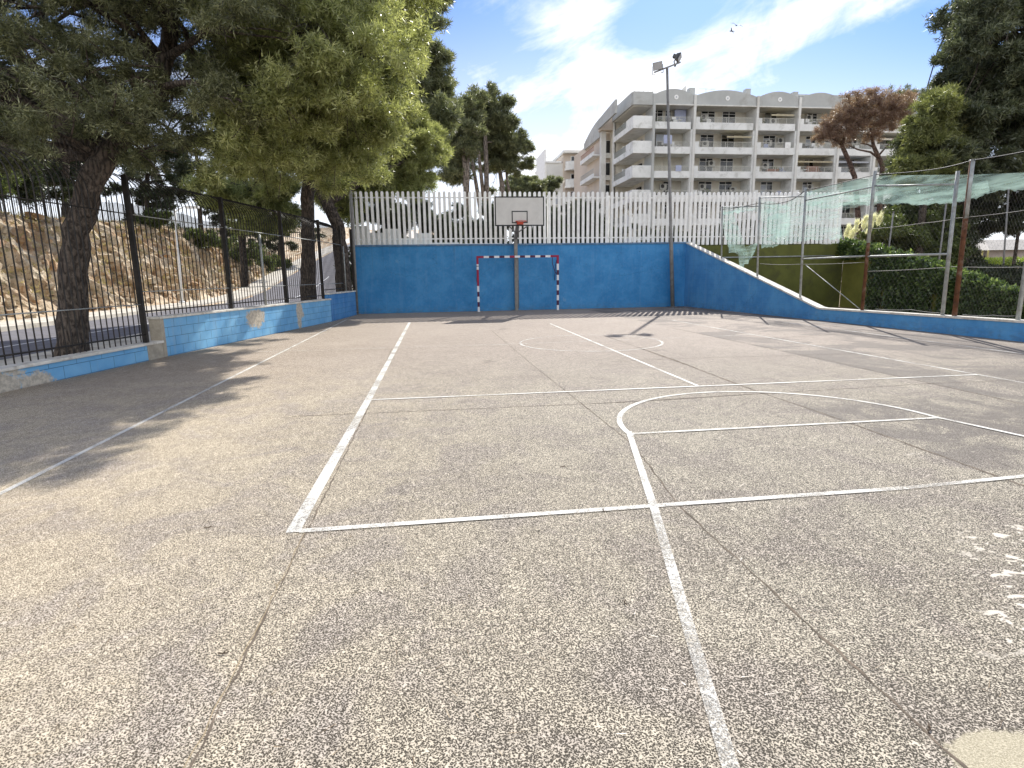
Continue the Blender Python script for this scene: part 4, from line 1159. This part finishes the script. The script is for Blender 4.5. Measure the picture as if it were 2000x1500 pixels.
# dark understorey
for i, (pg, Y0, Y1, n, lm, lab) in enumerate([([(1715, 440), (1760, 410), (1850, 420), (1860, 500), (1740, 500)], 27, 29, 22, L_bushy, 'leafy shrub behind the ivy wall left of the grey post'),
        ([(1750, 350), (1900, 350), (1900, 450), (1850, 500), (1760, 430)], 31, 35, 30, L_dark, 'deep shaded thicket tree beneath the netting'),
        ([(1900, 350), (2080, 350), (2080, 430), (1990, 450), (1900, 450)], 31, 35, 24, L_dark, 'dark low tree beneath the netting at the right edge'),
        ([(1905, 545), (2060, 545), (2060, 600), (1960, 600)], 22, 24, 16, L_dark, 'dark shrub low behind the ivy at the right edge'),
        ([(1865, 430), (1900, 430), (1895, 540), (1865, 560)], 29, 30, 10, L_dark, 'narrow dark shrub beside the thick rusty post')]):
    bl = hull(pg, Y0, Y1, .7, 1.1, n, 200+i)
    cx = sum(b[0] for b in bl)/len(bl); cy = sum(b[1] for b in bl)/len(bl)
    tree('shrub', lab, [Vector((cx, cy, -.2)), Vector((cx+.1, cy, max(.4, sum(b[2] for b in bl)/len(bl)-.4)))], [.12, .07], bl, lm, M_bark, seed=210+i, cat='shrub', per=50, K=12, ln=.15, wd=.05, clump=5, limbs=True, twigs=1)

# ivy on wall: leaf quads as triangles over the wall face and top
rng = np.random.default_rng(77)
P = []; D = []
def wtop(yl): return float(np.interp(-yl, [-q[0] for q in zz_], [q[1] for q in zz_]))
zz_ = [(0, 2.62), (-1.5, 2.4), (-3, 2.0), (-5, 1.5), (-6.6, 1.05), (-8, .6), (-11, .2)]
while len(P) < 5200:
    y = rng.uniform(-11, .6); zt = wtop(min(0, y)); z = rng.uniform(-.2, zt+.22)
    if z < zt-.75:
        if y > -1.75: continue
        if (-3.0 < y < -2.55 and z < .75) or (-5.6 < y < -5.1 and z < .9) or math.sin(y*9)*math.sin(z*6+y) > .62: continue
    x = -.05-rng.random()*.22 if z < zt else rng.uniform(-.25, .35)
    if y > -2 and z < 2.05: continue
    P.append((18.72+x, 25+y, z)); D.append((-1+rng.normal()*.4, rng.normal()*.5, .25+rng.normal()*.4))
P = np.array(P); D = np.array(D); D /= np.linalg.norm(D, axis=1)[:, None]
v, tint = tufts(rng, P, D, 8, .13, .13, .8, .10)
e = empty('ivy', (18.6, 20, 0)); mesh_tris('leaves', v-np.array((18.6, 20, 0)), tint, L_ivy, e)
for k in range(14):
    y = rt.uniform(-9.5, -1.8); st = MB()
    st.tube([(-.0, 5+y, -.15), (-.02, 5+y+rt.uniform(-.2, .2), .5*wtop(y)), (-.0, 5+y+rt.uniform(-.4, .4), wtop(y))], .012, 5)
    st.build('stem', M_bark, e)
tag(e, 'dense dark green ivy cascading over the olive wall on the right', 'ivy')
# pampas plumes
for i, (px, py, h) in enumerate([(1655, 455, .55), (1672, 445, .6), (1688, 438, .65), (1703, 434, .6), (1717, 432, .55), (1664, 462, .45), (1697, 450, .5)]):
    t2 = PY(px, py, 26.2); b_ = Vector((19.9+(i-3)*.12, 26.2, -.2))
    e = empty('pampas_plume', b_)
    MB().tube([(0, 0, 0), (t2-b_)*.6+Vector((0, 0, .1)), t2-b_], [.012, .01, .005], 5).build('stem', M_twig, e)
    dv = (t2-b_).normalized(); n = 70
    tt = rng.uniform(0, h, n); P = np.array([np.array(t2)+np.array((dv.x*.4+.12, 0, 1))*(-h*.45+t)*.8 for t in tt]); P += rng.normal(size=P.shape)*.05
    D = np.tile(np.array([.15, 0, 1.0]), (n, 1)); v, tint = tufts(rng, P, D, 10, .20, .014, .3, .03)
    mesh_tris('plume', v-np.array(b_), tint, L_plume, e)
    tag(e, ['lowest far left cream pampas plume above the ivy', 'second cream pampas plume from the left', 'tall pampas plume just left of the rusty post', 'tall pampas plume touching the rusty post', 'rightmost cream pampas plume above the ivy', 'short low pampas plume at the left of the bunch', 'short low pampas plume in the middle of the bunch'][i], 'pampas grass', 'pampas plumes above the ivy')
# sunlit lawn hedge and pale pavilion in the distance
p0, p1 = PY(1876, 516, 42), PY(2080, 516, 42)
P = np.stack([rng.uniform(p0.x, p1.x+3, 6000), rng.uniform(40, 46, 6000), rng.uniform(1.5, 2.15, 6000)], 1)
D = np.tile(np.array([0, 0, 1.0]), (6000, 1)); v, tint = tufts(rng, P, D, 6, .16, .06, .6, .1)
e = empty('lawn_hedge', (p0.x, 42, -.2)); mesh_tris('leaves', v-np.array((p0.x, 42, -.2)), tint, L_hedge, e)
MB().box(0, p1.x-p0.x+3, -1.9, 3.9, 0, 1.75).build('raised_bed', M_dirt, e)
tag(e, 'sunlit bright green hedge beyond the ivy at the right edge', 'hedge')
e = empty('pavilion', (0, 0, 0)); q0 = PY(1928, 508, 50); q1 = PY(2090, 470, 50)
e.location = (q0.x, 50, -.2)
MB().box(0, q1.x-q0.x, 0, 4, 0, 3.3).build('wall', mat('lilac_render', (.42, .36, .34), .85, 0, .1, 1), e)
MB().add([(-.5, -.6, 3.301), (q1.x-q0.x+.5, -.6, 3.301), (q1.x-q0.x+.5, 4.5, 3.301), (-.5, 4.5, 3.301), (1.5, 2, 4.4), (q1.x-q0.x-1, 2, 4.4)], [(0, 3, 2, 1), (0, 1, 5, 4), (1, 2, 5), (2, 3, 4, 5), (3, 0, 4)]).build('roof', mat('pale_roof', (.45, .42, .38), .8, 0, .15, 2), e)
for px in (1903, 1916, 1927):
    q = PY(px, 500, 49.6); MB().tube([(q.x-q0.x, -.5, 0), (q.x-q0.x, -.5, 3.3)], .07, 8).build('column', mat('ochre', (.55, .47, .16), .7), e)
tag(e, 'low pale pavilion with ochre columns far behind the hedge', 'pavilion')

# --- dead pine in front of the building
t0 = PY(1672, 350, 46); tb = PY(1700, 440, 46); tb.z = -.2
trk = [tb, PY(1669, 345, 46), PY(1657, 312, 46), PY(1645, 285, 46), PY(1652, 255, 46)]
st = [([Vector((tb.x+1.0, 46, -.2)), PY(1722, 345, 46), PY(1724, 325, 46), PY(1715, 305, 46), PY(1706, 285, 46), PY(1700, 250, 46)], [.26, .22, .2, .18, .15, .08]),
      ([PY(1720, 312, 46), PY(1700, 297, 46), PY(1675, 292, 46), PY(1650, 280, 46)], [.10, .08, .06, .04]), ([PY(1706, 288, 46), PY(1695, 282, 46), PY(1680, 280, 46)], [.07, .05, .03]),
      ([PY(1715, 305, 46), PY(1728, 290, 46), PY(1745, 270, 46)], [.09, .06, .03])]
bl = pb([(1612, 265, 46, .9), (1622, 250, 46, 1.1), (1635, 262, 46, 1.1), (1630, 235, 46, 1.0), (1650, 220, 46, 1.2), (1655, 245, 46, 1.1), (1668, 200, 46, 1.2), (1675, 225, 46, 1.2), (1690, 195, 46, 1.2), (1700, 220, 46, 1.3), (1715, 195, 46, 1.3),
         (1730, 215, 46, 1.3), (1745, 195, 46, 1.3), (1760, 205, 46, 1.2), (1770, 225, 46, 1.1), (1740, 235, 46, 1.2), (1715, 240, 46, 1.1), (1690, 245, 46, 1.0), (1665, 262, 46, .9), (1645, 275, 46, .8), (1725, 258, 46, 1.0), (1700, 265, 46, .8), (1608, 252, 46, .6), (1775, 200, 47, 1.0), (1602, 270, 46, .5)])
tree('dead_pine', 'brown dead pine with two leaning stems in front of the apartment block', trk, [.24, .19, .17, .15, .07], bl, L_dead, M_deadbark, seed=51, stems=st, per=17, K=10, ln=.17, wd=.032, clump=8, twigs=7, shell=.8)
t0 = PY(1770, 250, 60); t0.z = -.2
bl = pb([(1745+8*i, 178+(i % 3)*4, 60, .7) for i in range(10)]+[(1760, 195, 60, 1.2), (1790, 195, 60, 1.2), (1808, 185, 60, .8)])
tree('grey_pine', 'thin greyish pine top showing between the dead pine and the conifer', [t0, PY(1775, 250, 60), PY(1780, 190, 60)], [.25, .18, .06], bl, L_far, M_deadbark, seed=52, per=12, K=10, ln=.25, wd=.05, clump=3, twigs=5)

# ------------------------------------------------------------------ apartment block
YF = 69.0
BX = {}
def bx(px): return PY(px, 347, YF).x
cols = [23.55, 26.0, 30.95, 38.75, 44.1, 49.5, 54.4, 59.3]
FZ = [18.0, 15.27, 12.54, 9.81, 7.08, 4.35]          # underside of each balcony band
e = empty('apartment_block', (0, YF, 0)); BD = e

XL, XR = cols[0], cols[-1]
# body: recessed back wall, roof slab, end walls
b_ = MB(); b_.box(XL+2.4, XR, 2.2, 14, 0, 20.6)
b_.build('wall', M_bldwall, e)
MB().box(XL+.3, XR-.2, .35, 14.2, 20.62, 20.95).build('roof', M_bld2, e)
# roof fascia, arched bay by bay
for i in range(1, len(cols)-1):
    x0, x1 = cols[i]+(.18 if i > 1 else .05), cols[i+1]-.18
    n = 14; poly = [(x0, 20.68), (x1, 20.68)]+[(x1+(x0-x1)*k/n, 21.72+.62*math.sin(math.pi*k/n)**.9) for k in range(n+1)]
    f = MB().prismy(poly, -.15, .12).build('parapet', M_bld2, e)
    if i in (1, 2, 3):
        cx = (x0+x1)/2 + (.1 if i > 1 else .25)
        MB().add([(cx+.26*math.cos(a), -.19, 21.45+.26*math.sin(a)) for a in [k*math.tau/20 for k in range(20)]]+[(cx+.26*math.cos(a), -.151, 21.45+.26*math.sin(a)) for a in [k*math.tau/20 for k in range(20)]],
                 [tuple(range(19, -1, -1)) if False else tuple(range(20))]+[((k+1) % 20, k, 20+k, 20+(k+1) % 20) for k in range(20)]).build('medallion', M_white, f)
        MB().add([(cx+.09*math.cos(a), -.195, 21.45+.09*math.sin(a)) for a in [k*math.tau/12 for k in range(12)]], [tuple(range(12))]).build('medallion_boss', M_curtain, f)
    MB().box(x0-.1, x1+.1, -.30, .30, 20.55, 20.679).build('cornice', M_bld, e)
    MB().box(x0, x1, .31, 2.19, 20.56, 20.6).build('soffit', M_bld, e)
MB().box(XL-.05, cols[1]-.12, -.2, .1, 20.55, 21.95).build('parapet', M_bld2, e)
MB().box(XL-.15, XL+.1, .101, 7.6, 20.55, 21.95).build('parapet', M_bld2, e)
MB().box(XL+.1, cols[1]+.2, .101, 7.5, 20.45, 20.549).build('soffit', M_bld, e)
# columns / fins
for i, x in enumerate(cols[1:]):
    zt = 21.75
    MB().box(x-.14, x+.14, -.33, 2.19, 0, zt).build('column', M_bld2 if i == 0 else M_bld, e)
    if i in (1, 2, 3, 4, 5): MB().box(x-.34, x-.141, -.1, 2.19, 0, 18.0).build('column', M_band, e)
# balconies
rb = random.Random(4)
def railing(x0, x1, z0, z1, y, parent):
    r_ = MB(); r_.box(x0, x1, y-.02, y+.02, z1-.04, z1)
    n = max(2, round((x1-x0)/1.2))
    for k in range(n+1):
        xx = x0+(x1-x0-.04)*k/n; r_.box(xx, xx+.04, y-.018, y+.018, z0, z1-.041)
    o = r_.build('railing', M_rail, parent)
    MB().box(x0+.04, x1-.04, y-.006, y+.006, z0+.03, z1-.06).build('glass_panel', M_railglass, o)
def win(x0, x1, z0, z1, kind, y=2.2):
    """frame with mullion, dark or curtained glass or a shutter, on the inner wall"""
    if kind == 'shutter':
        o = MB().box(x0, x1, y-.07, y-.002, z0, z1).build('shutter', M_shutter, BD)
        MB().box(x0-.05, x1+.05, y-.11, y-.001, z1+.001, z1+.14).build('shutter_box', M_shutter, o); return
    fr = MB(); t_ = .05
    fr.box(x0, x1, y-.06, y-.002, z1-t_, z1); fr.box(x0, x0+t_, y-.06, y-.002, z0, z1-t_-.001); fr.box(x1-t_, x1, y-.06, y-.002, z0, z1-t_-.001)
    if x1-x0 > 1.2: fr.box((x0+x1)/2-.035, (x0+x1)/2+.035, y-.058, y-.002, z0, z1-t_-.001)
    zt = z0+(z1-z0)*.84
    fr.box(x0+t_+.001, x1-t_-.001, y-.055, y-.002, zt, zt+.05)
    o = fr.build('window', M_white, BD)
    MB().box(x0+t_, x1-t_, y-.03, y-.003, z0, z1-t_).build('pane', M_glass, o)
    if kind == 'curtain': MB().box(x0+t_+.02, x0+(x1-x0)*rb.uniform(.45, .6), y-.04, y-.031, z0+.02, zt).build('curtain', M_curtain, o)
    if kind == 'blind': MB().box(x0-.02, x1+.02, y-.075, y-.062, z0+(z1-z0)*.45, z1+.02).build('blind', M_shutter, o)
def ac(x, z, y=2.2):
    o = MB().box(x, x+.85, y-.38, y-.05, z, z+.62).build('air_conditioner', M_ac, BD, .02)
    MB().tube([(x+.32, y-.385, z+.31), (x+.32, y-.392, z+.31)], .23, 16).build('fan_grille', M_lampbody, o)
    MB().box(x+.05, x+.8, y-.34, y-.01, z-.08, z-.01).build('bracket', M_rail, o)
kinds = {1: [('blind', .6, 2.0), ('dark', 2.3, 3.0)], 2: [('dark', .35, 1.15), ('dark', 1.9, 3.65), ('dark', 4.6, 6.3)], 3: [('dark', .4, 1.4), ('curtain', 2.3, 3.9)], 4: [('dark', .4, 1.5), ('curtain', 2.6, 3.9)], 5: [('shutter', .7, 2.0), ('dark', 2.7, 4.1)], 6: [('dark', .5, 1.7), ('curtain', 2.5, 4.0)], 7: [('dark', .6, 2.0), ('blind', 2.8, 4.2)]}
for fi, z in enumerate(FZ):
    for i in range(1, len(cols)-1):
        x0 = cols[i]+.16; x1 = cols[i+1]-(.36 if i+1 > 1 and i < 6 else .16)
        bm_ = MB(); bm_.box(x0, x1, -.12, .06, z, z+.78); bm_.box(x0, x1, .061, 2.18, z, z+.18)
        bo = bm_.build('balcony', M_band, e)
        if i == 1:
            railing(x0+.3, x1-.1, z+.781, z+1.36, -.03, bo)
        else:
            MB().box(x0, x0+.55, -.118, .05, z+.781, z+1.38).build('stub_wall', M_band, bo)
            railing(x0+.56, x1-.05, z+.781, z+1.40, -.03, bo)
        # rooms on this floor
        zr = z+.19
        for (kd, a0, a1) in kinds[i]:
            if i == 1:
                if fi == 0: kd = 'dark'
                elif fi == 2: kd = 'shutter'
                elif fi == 1: kd = 'shutter' if a0 > 2 else 'blind'
            if i == 3 and fi == 2: kd = 'dark'
            if i == 4 and fi == 0: kd = 'dark'
            if rb.random() < .12 and i > 2: kd = 'shutter'
            zt = zr+2.50 if kd != 'blind' else zr+2.38
            win(cols[i]+a0, min(cols[i]+a1, x1-.1), zr, zt, kd)
# pieces that break up the bays
ac(40.9, 20.0-.62-1.0+.55, .9); ac(32.7, 19.55); ac(33.0, 16.55); ac(41.2, 16.75); ac(41.0, 14.05); ac(52.4, 13.9); ac(46.9, 13.7); ac(36.9, 11.2); ac(47.1, 8.4)
MB().box(29.2, 30.6, 1.4, 1.6, 18.8, 20.5).build('privacy_panel', M_bluepanel, e)
aw = MB(); aw.add([(40.6, -.1, 19.85), (43.5, -.1, 19.85), (43.5, 2.1, 20.4), (40.6, 2.1, 20.4), (40.6, -.1, 19.65), (43.5, -.1, 19.65), (40.6, -.13, 19.85), (43.5, -.13, 19.85)], [(0, 1, 2, 3), (4, 5, 7, 6)])
aw.build('awning', M_awn, e)
MB().box(46.0, 47.6, .5, .9, 13.4, 14.1).build('balcony_furniture', M_red, e)
MB().box(40.9, 42.4, .5, .9, 13.35, 13.75).build('balcony_furniture', M_red, e)
for (x, z, k) in ((27.8, 18.9, 0), (28.6, 18.9, 1), (45.3, 16.2, 0), (46.6, 16.2, 1), (45.6, 18.95, 1), (47.2, 18.9, 0), (28.5, 16.1, 1), (26.9, 16.1, 0), (44.9, 13.45, 1), (48.1, 13.4, 0)):
    f = MB(); f.box(x, x+.5, .3, .8, z-.1, z+.22); f.box(x, x+.5, .76, .82, z+.221, z+.65); f.box(x+.6, x+1.1, .35, .8, z+.2, z+.26); f.box(x+.82, x+.88, .55, .6, z-.1, z+.199)
    f.build('balcony_furniture', [M_lampbody, M_white][k], e)
for fi, z in enumerate(FZ[:5]):
    for i in range(1, 7):
        x0, x1 = cols[i]+.9, cols[i+1]-1.2
        if rb.random() < .75:
            x = rb.uniform(x0, x1); f = MB(); f.box(x, x+.55, .5, 1.0, z+.181, z+1.0); f.box(x, x+.55, 1.001, 1.05, z+.9, z+1.45); f.build('balcony_furniture', rb.choice([M_lampbody, M_white, M_red, M_bluepanel]), e)
        if rb.random() < .45:
            x = rb.uniform(x0, x1); f = MB().tube([(x, .9, z+.181), (x, .9, z+.55)], [.18, .24], 8).build('plant_pot', M_red, e)
            v_, t_2 = tufts(np.random.default_rng(fi*9+i), np.random.default_rng(i).normal(size=(26, 3))*.22+np.array([x, .9, z+1.05]), np.tile(np.array([0, 0, 1.0]), (26, 1)), 8, .3, .07, .8, .1)
            mesh_tris('plant', v_, t_2, L_bushy, e)
        if rb.random() < .4: ac(rb.uniform(x0, x1), z+rb.choice([1.75, .3]))
        if rb.random() < .25:
            x = rb.uniform(x0, x1); MB().box(x, x+.7, -.17, -.125, z+.75, z+1.42).build('towel', rb.choice([M_bluepanel, M_white, M_awn, M_red]), e)
        if rb.random() < .22:
            x0b = cols[i]+rb.uniform(.6, 2.0); MB().box(x0b, x0b+1.5, 1.6, 1.64, z+.9, z+2.5).build('drawn_blind', rb.choice([M_awn, M_curtain, M_shutter]), e)
for (ia, fi_, mm) in ((2, 1, M_awn), (5, 0, M_awn), (5, 2, M_curtain), (4, 2, M_awn), (6, 1, M_shutter)):
    xa, xb, za = cols[ia]+.3, cols[ia+1]-.5, FZ[fi_]+2.5
    if ia == 2: xa, xb = cols[2]+4.2, cols[3]-.5
    MB().add([(xa, -.05, za-.45), (xb, -.05, za-.45), (xb, 2.1, za), (xa, 2.1, za), (xa, -.05, za-.62), (xb, -.05, za-.62), (xa, -.08, za-.45), (xb, -.08, za-.45)], [(0, 1, 2, 3), (4, 5, 7, 6)]).build('awning', mm, e)
# laundry
MB().add([(27.3, -.16, 17.3), (28.3, -.16, 17.3), (28.3, -.16, 16.35), (27.3, -.16, 16.4)], [(0, 3, 2, 1)]).build('laundry', M_bluepanel, e)
# left corner: solid balcony corners wrapping round the side
for fi, z in enumerate(FZ):
    bm_ = MB(); bm_.box(XL, cols[1]-.145, -.20, 0.0, z, z+1.36); bm_.box(XL, XL+.18, .001, 2.4, z, z+1.36)
    bm_.box(XL, XL+.18, 2.401, 7.4, z, z+.62); bm_.box(XL, XL+.18, 7.2, 7.4, z+.621, z+1.36)
    bm_.box(XL+.181, cols[1]+.1, .001, 7.4, z, z+.18)
    bo = bm_.build('balcony', M_band, e)
    r_ = MB(); r_.box(XL+.05, XL+.1, 2.41, 7.19, z+1.3, z+1.35)
    for k in range(28): r_.box(XL+.06, XL+.09, 2.45+k*.172, 2.49+k*.172, z+.622, z+1.299)
    r_.build('railing', M_galv, bo)
    MB().box(XL+2.2, XL+2.395, 3.2, 4.6, z+.2, z+2.2).build('side_window', M_glass, e)
    MB().box(XL+.6, XL+1.4, 5.2, 5.5, z+.18, z+1.9).build('blind', M_shutter if fi % 2 else M_band, e)
MB().box(XL+.02, XL+.32, 7.41, 7.8, 0, 21.2).build('column', M_bld, e)
MB().box(XL+.2, XL+2.39, 7.41, 14, 0, 20.44).build('side_wall', M_bldwall, e)
# roof bits
MB().box(45.5, 56.5, 6, 13, 20.96, 23.6).build('penthouse', M_bld, e); MB().box(45.2, 56.8, 5.7, 13.3, 23.601, 23.85).build('penthouse_roof', M_bld2, e)
MB().box(30.5, 31.2, .5, 1.2, 20.96, 22.7).build('chimney', M_bld2, e); MB().box(37.6, 38.2, .6, 1.3, 20.96, 22.8).build('chimney', M_bld2, e); MB().box(43.7, 44.3, .6, 1.3, 20.96, 22.6).build('chimney', M_bld2, e)
MB().prismy([(29.0, 21.9), (30.3, 21.9), (30.3, 23.1)], 1.0, 1.06).build('sail_panel', M_bld, e)
r_ = MB(); r_.box(23.7, 25.9, .1, .13, 22.3, 22.34)
for k in range(5): r_.box(23.7+k*.54, 23.73+k*.54, .1, .13, 21.9, 22.3)
r_.box(31.5, 33.5, .2, .23, 22.5, 22.53); r_.box(32.4, 32.43, .2, .23, 21.9, 22.5)
r_.build('roof_rail', M_rail, e)
tag(e, 'large pale apartment block with arched grey parapets and rows of balconies', 'building')

# the stepped rear wing
e = empty('rear_wing', (0, 78, 0))
xw = 22.55
MB().box(xw+.1, xw+9, .6, 16, 0, 19.7).build('wall', M_bldpink, e)
MB().box(xw-.2, xw+.45, -.2, .5, 0, 20.5).build('column', M_bld, e)
MB().prismx([(-7.6, 20.0), (-.2, 19.9), (-.2, 21.0), (-7.6, 21.5)], xw-.7, xw-.45).build('parapet', M_bld2, e)
MB().box(xw-.44, xw+3, -1, .4, 19.7, 21.3).build('soffit', M_bldpink, e)
n = 12; poly = [(.3, 19.1)]+[(.3+k*8.2/n, 19.9+1.5*math.cos(math.pi/2*k/n)) for k in range(n+1)]+[(8.5, 19.1)]
MB().prismx(poly, xw-.3, xw-.05).build('parapet', M_bld2, e)
MB().box(xw-.049, xw+.09, .55, 8.5, 19.0, 19.15).build('soffit', M_bldpink, e)
for fi, z in enumerate([16.9, 14.1, 11.3, 8.5, 5.7]):
    bm_ = MB(); bm_.box(xw-.95, xw-.8, .9, 8.0, z, z+.55); bm_.box(xw-.799, xw+.09, .9, 8.0, z, z+.18)
    bo = bm_.build('balcony', M_band, e)
    r_ = MB(); r_.box(xw-.9, xw-.86, .95, 7.9, z+1.15, z+1.2)
    for k in range(30): r_.box(xw-.89, xw-.87, .95+k*.235, .98+k*.235, z+.551, z+1.149)
    r_.build('railing', M_red if fi == 0 else M_galv, bo)
    f = MB().box(xw+.6, xw+1.9, .56, .6, z+.2, z+1.9).build('window', M_white, e); MB().box(xw+.7, xw+1.8, .53, .559, z+.3, z+1.8).build('pane', M_glass, f)
    MB().box(xw+.46, xw+2.2, .2, .599, z-.4, z+.19).build('ledge', M_bld, e)
tag(e, 'narrow rear wing with curved canopy and tall column left of the main block', 'building')

# lower peach building
e = empty('peach_building', (0, 96, 0))
Xp = lambda px: PY(px, 330, 96).x
x0, x1, x2 = Xp(1070), Xp(1102), Xp(1160)
zt = PY(1130, 292, 96).z
MB().box(x1, x2+3, .6, 12, 0, zt-.6).build('wall', M_bldpink, e)
tt_ = PY(1080, 316, 96).z
MB().box(x0, x1+.3, 1.0, 11, 0, tt_).build('wall', M_bld, e)
MB().box(x0-.15, x1-.3, .8, 11.2, tt_+.001, tt_+.25).build('roof', M_band, e)
MB().box(x0-.3, x0+.0, 1.2, 9, 0, zt+.2).build('tower_wall', M_white, e)
MB().box(x0+.4, x1-.3, 5.0, 5.05, tt_+.26, zt-.1).build('glass_screen', M_railglass, e)
MB().box(x1-.2, x2+3.2, -.5, 12, zt-.59, zt-.2).build('roof', M_bld, e)
for fi in range(7):
    z = zt-3.2-fi*2.72
    n = 10; po = []
    for k in range(n+1): po.append((x1+.2+(x2-x1+1.4)*k/n, -.2-1.0*math.sin(math.pi*k/n)**.7))
    bm_ = MB(); ring = po+[(x2+1.6, .59), (x1+.2, .59)]
    bm_.prism(list(reversed(ring)) if False else ring, z, z+.35)
    bo = bm_.build('balcony', M_band, e)
    r_ = MB()
    for (ax, ay), (cx, cy) in zip(po, po[1:]): r_.bar((ax, ay+.05, z+1.3), (cx, cy+.05, z+1.3), .05)
    for (ax, ay), (cx, cy) in list(zip(po, po[1:]))[2:8]: r_.add([(ax, ay+.05, z+.36), (cx, cy+.05, z+.36), (cx, cy+.05, z+1.25), (ax, ay+.05, z+1.25)], [(0, 1, 2, 3)])
    r_.build('railing', M_curtain, bo)
    for (ax, ay), (cx, cy) in [(po[0], po[1]), (po[1], po[2]), (po[8], po[9]), (po[9], po[10])]:
        MB().bar((ax, ay+.1, z+.85), (cx, cy+.1, z+.85), .12, .98).build('stub_wall', M_band, bo)
    f = MB().box(x1+1.2, x1+3.6, .53, .599, z+.36, z+2.3).build('window', M_white, e); MB().box(x1+1.3, x1+3.5, .50, .529, z+.4, z+2.2).build('pane', M_glass, f)
    f = MB().box(x0+.9, x0+1.9, .93, .999, z+.2, z+1.6).build('window', M_white, e) if z+1.6 < tt_ else None
    if f: MB().box(x0+1.0, x0+1.8, .90, .929, z+.3, z+1.5).build('pane', M_curtain, f)
tag(e, 'lower peach coloured building with curved balconies left of the apartment block', 'building')

# ------------------------------------------------------------------ small things
rng = np.random.default_rng(5); n = 5200
yy_ = rng.uniform(2, 24.5, n); off_ = np.abs(rng.normal(size=n))*.28+.02
P = np.stack([np.array([lwx(float(q)) for q in yy_])+off_+.02, yy_, np.full(n, .004)], 1)
n2 = 1500; P = np.concatenate([P, np.stack([rng.uniform(-4, 6, n2), rng.uniform(1.3, 9, n2), np.full(n2, .004)], 1)]); n += n2
a_ = rng.uniform(0, math.tau, n); dv = np.stack([np.cos(a_), np.sin(a_), rng.uniform(-.0, .12, n)], 1); sv = np.stack([-np.sin(a_), np.cos(a_), np.zeros(n)], 1)
L_ = rng.uniform(.03, .08, (n, 1)); v = np.stack([P-sv*.0016, P+sv*.0016, P+dv*L_], 1).reshape(-1, 3)
tag(mesh_tris('needle_litter', v, np.repeat(rng.random(n), 3), leafmat('dry_needles', (.10, .07, .04), (.22, .15, .08), (.36, .27, .16), .1)), 'fallen dry pine needles scattered along the left wall and over the court', 'litter', kind='stuff')
for i, (px, py, a, lab) in enumerate([(1094, 912, 10, 'tiny dry twig lying between the bold line and the arc'), (1815, 1432, 40, 'curled dark twig beside the cement patch'), (398, 1031, -5, 'thin straight twig on the warm toned asphalt'),
                                      (1225, 1182, 100, 'small dark leaf left of the curving line'), (425, 1275, 15, 'short twig near the left joint'), (1180, 1000, 60, 'crumb of bark above the baseline')]):
    q = G(px, py, .006); r_ = random.Random(i); L = .04+.03*r_.random(); Q = [Vector((0, 0, 0))]
    for k in range(4):
        aa = R(a)+r_.uniform(-.7, .7); Q.append(Q[-1]+Vector((math.cos(aa), math.sin(aa), r_.uniform(-.05, .12)))*L/4)
    Q = [Vector((v.x, v.y, max(0, v.z))) for v in Q]
    m_ = MB().tube(Q, [.002, .003, .0025, .002, .001], 5); m_.tube([Q[2], Q[2]+Vector((.012, .02, .004))], [.003, .0015], 5)
    o = m_.build('twig', M_twig); o.location = q; tag(o, lab, 'twig', 'bits of litter on the court')
for i, (px, py, s_, lab) in enumerate([(1438, 50, 1.0, 'dark bird flying in the cloud above the floodlights, the upper one'), (1429, 61, .8, 'dark bird gliding above the floodlights, the lower one')]):
    q = PY(px, py, 60); m_ = MB()
    m_.tube([(-.22, 0, 0), (-.1, 0, .01), (.1, 0, .02), (.24, 0, .03), (.32, 0, .02)], [.01, .06, .07, .05, .01], 8)
    for sy in (-1, 1):
        m_.add([(-.05, 0, .03), (.1, 0, .03), (.06, sy*.35, .16), (-.12, sy*.65, .06), (-.06, sy*.3, .12), (-.05, 0, .01), (.1, 0, .01), (.06, sy*.35, .14), (-.12, sy*.65, .05), (-.06, sy*.3, .10)],
               [(0, 1, 2, 4), (4, 2, 3), (5, 9, 7, 6), (9, 8, 7), (1, 6, 7, 2), (2, 7, 8, 3), (3, 8, 9, 4), (4, 9, 5, 0)])
    m_.add([(-.2, -.05, 0), (-.2, .05, 0), (-.36, .08, 0), (-.36, -.08, 0), (-.2, -.05, .01), (-.2, .05, .01), (-.36, .08, .01), (-.36, -.08, .01)], [(0, 1, 2, 3), (4, 7, 6, 5), (0, 3, 7, 4), (1, 5, 6, 2), (2, 6, 7, 3), (0, 4, 5, 1)])
    o = m_.build('bird', M_frame); o.location = q; o.rotation_euler = (R(20), R(-15), R(70+60*i)); o.scale = (s_, s_, s_); tag(o, lab, 'bird', 'birds in the sky')
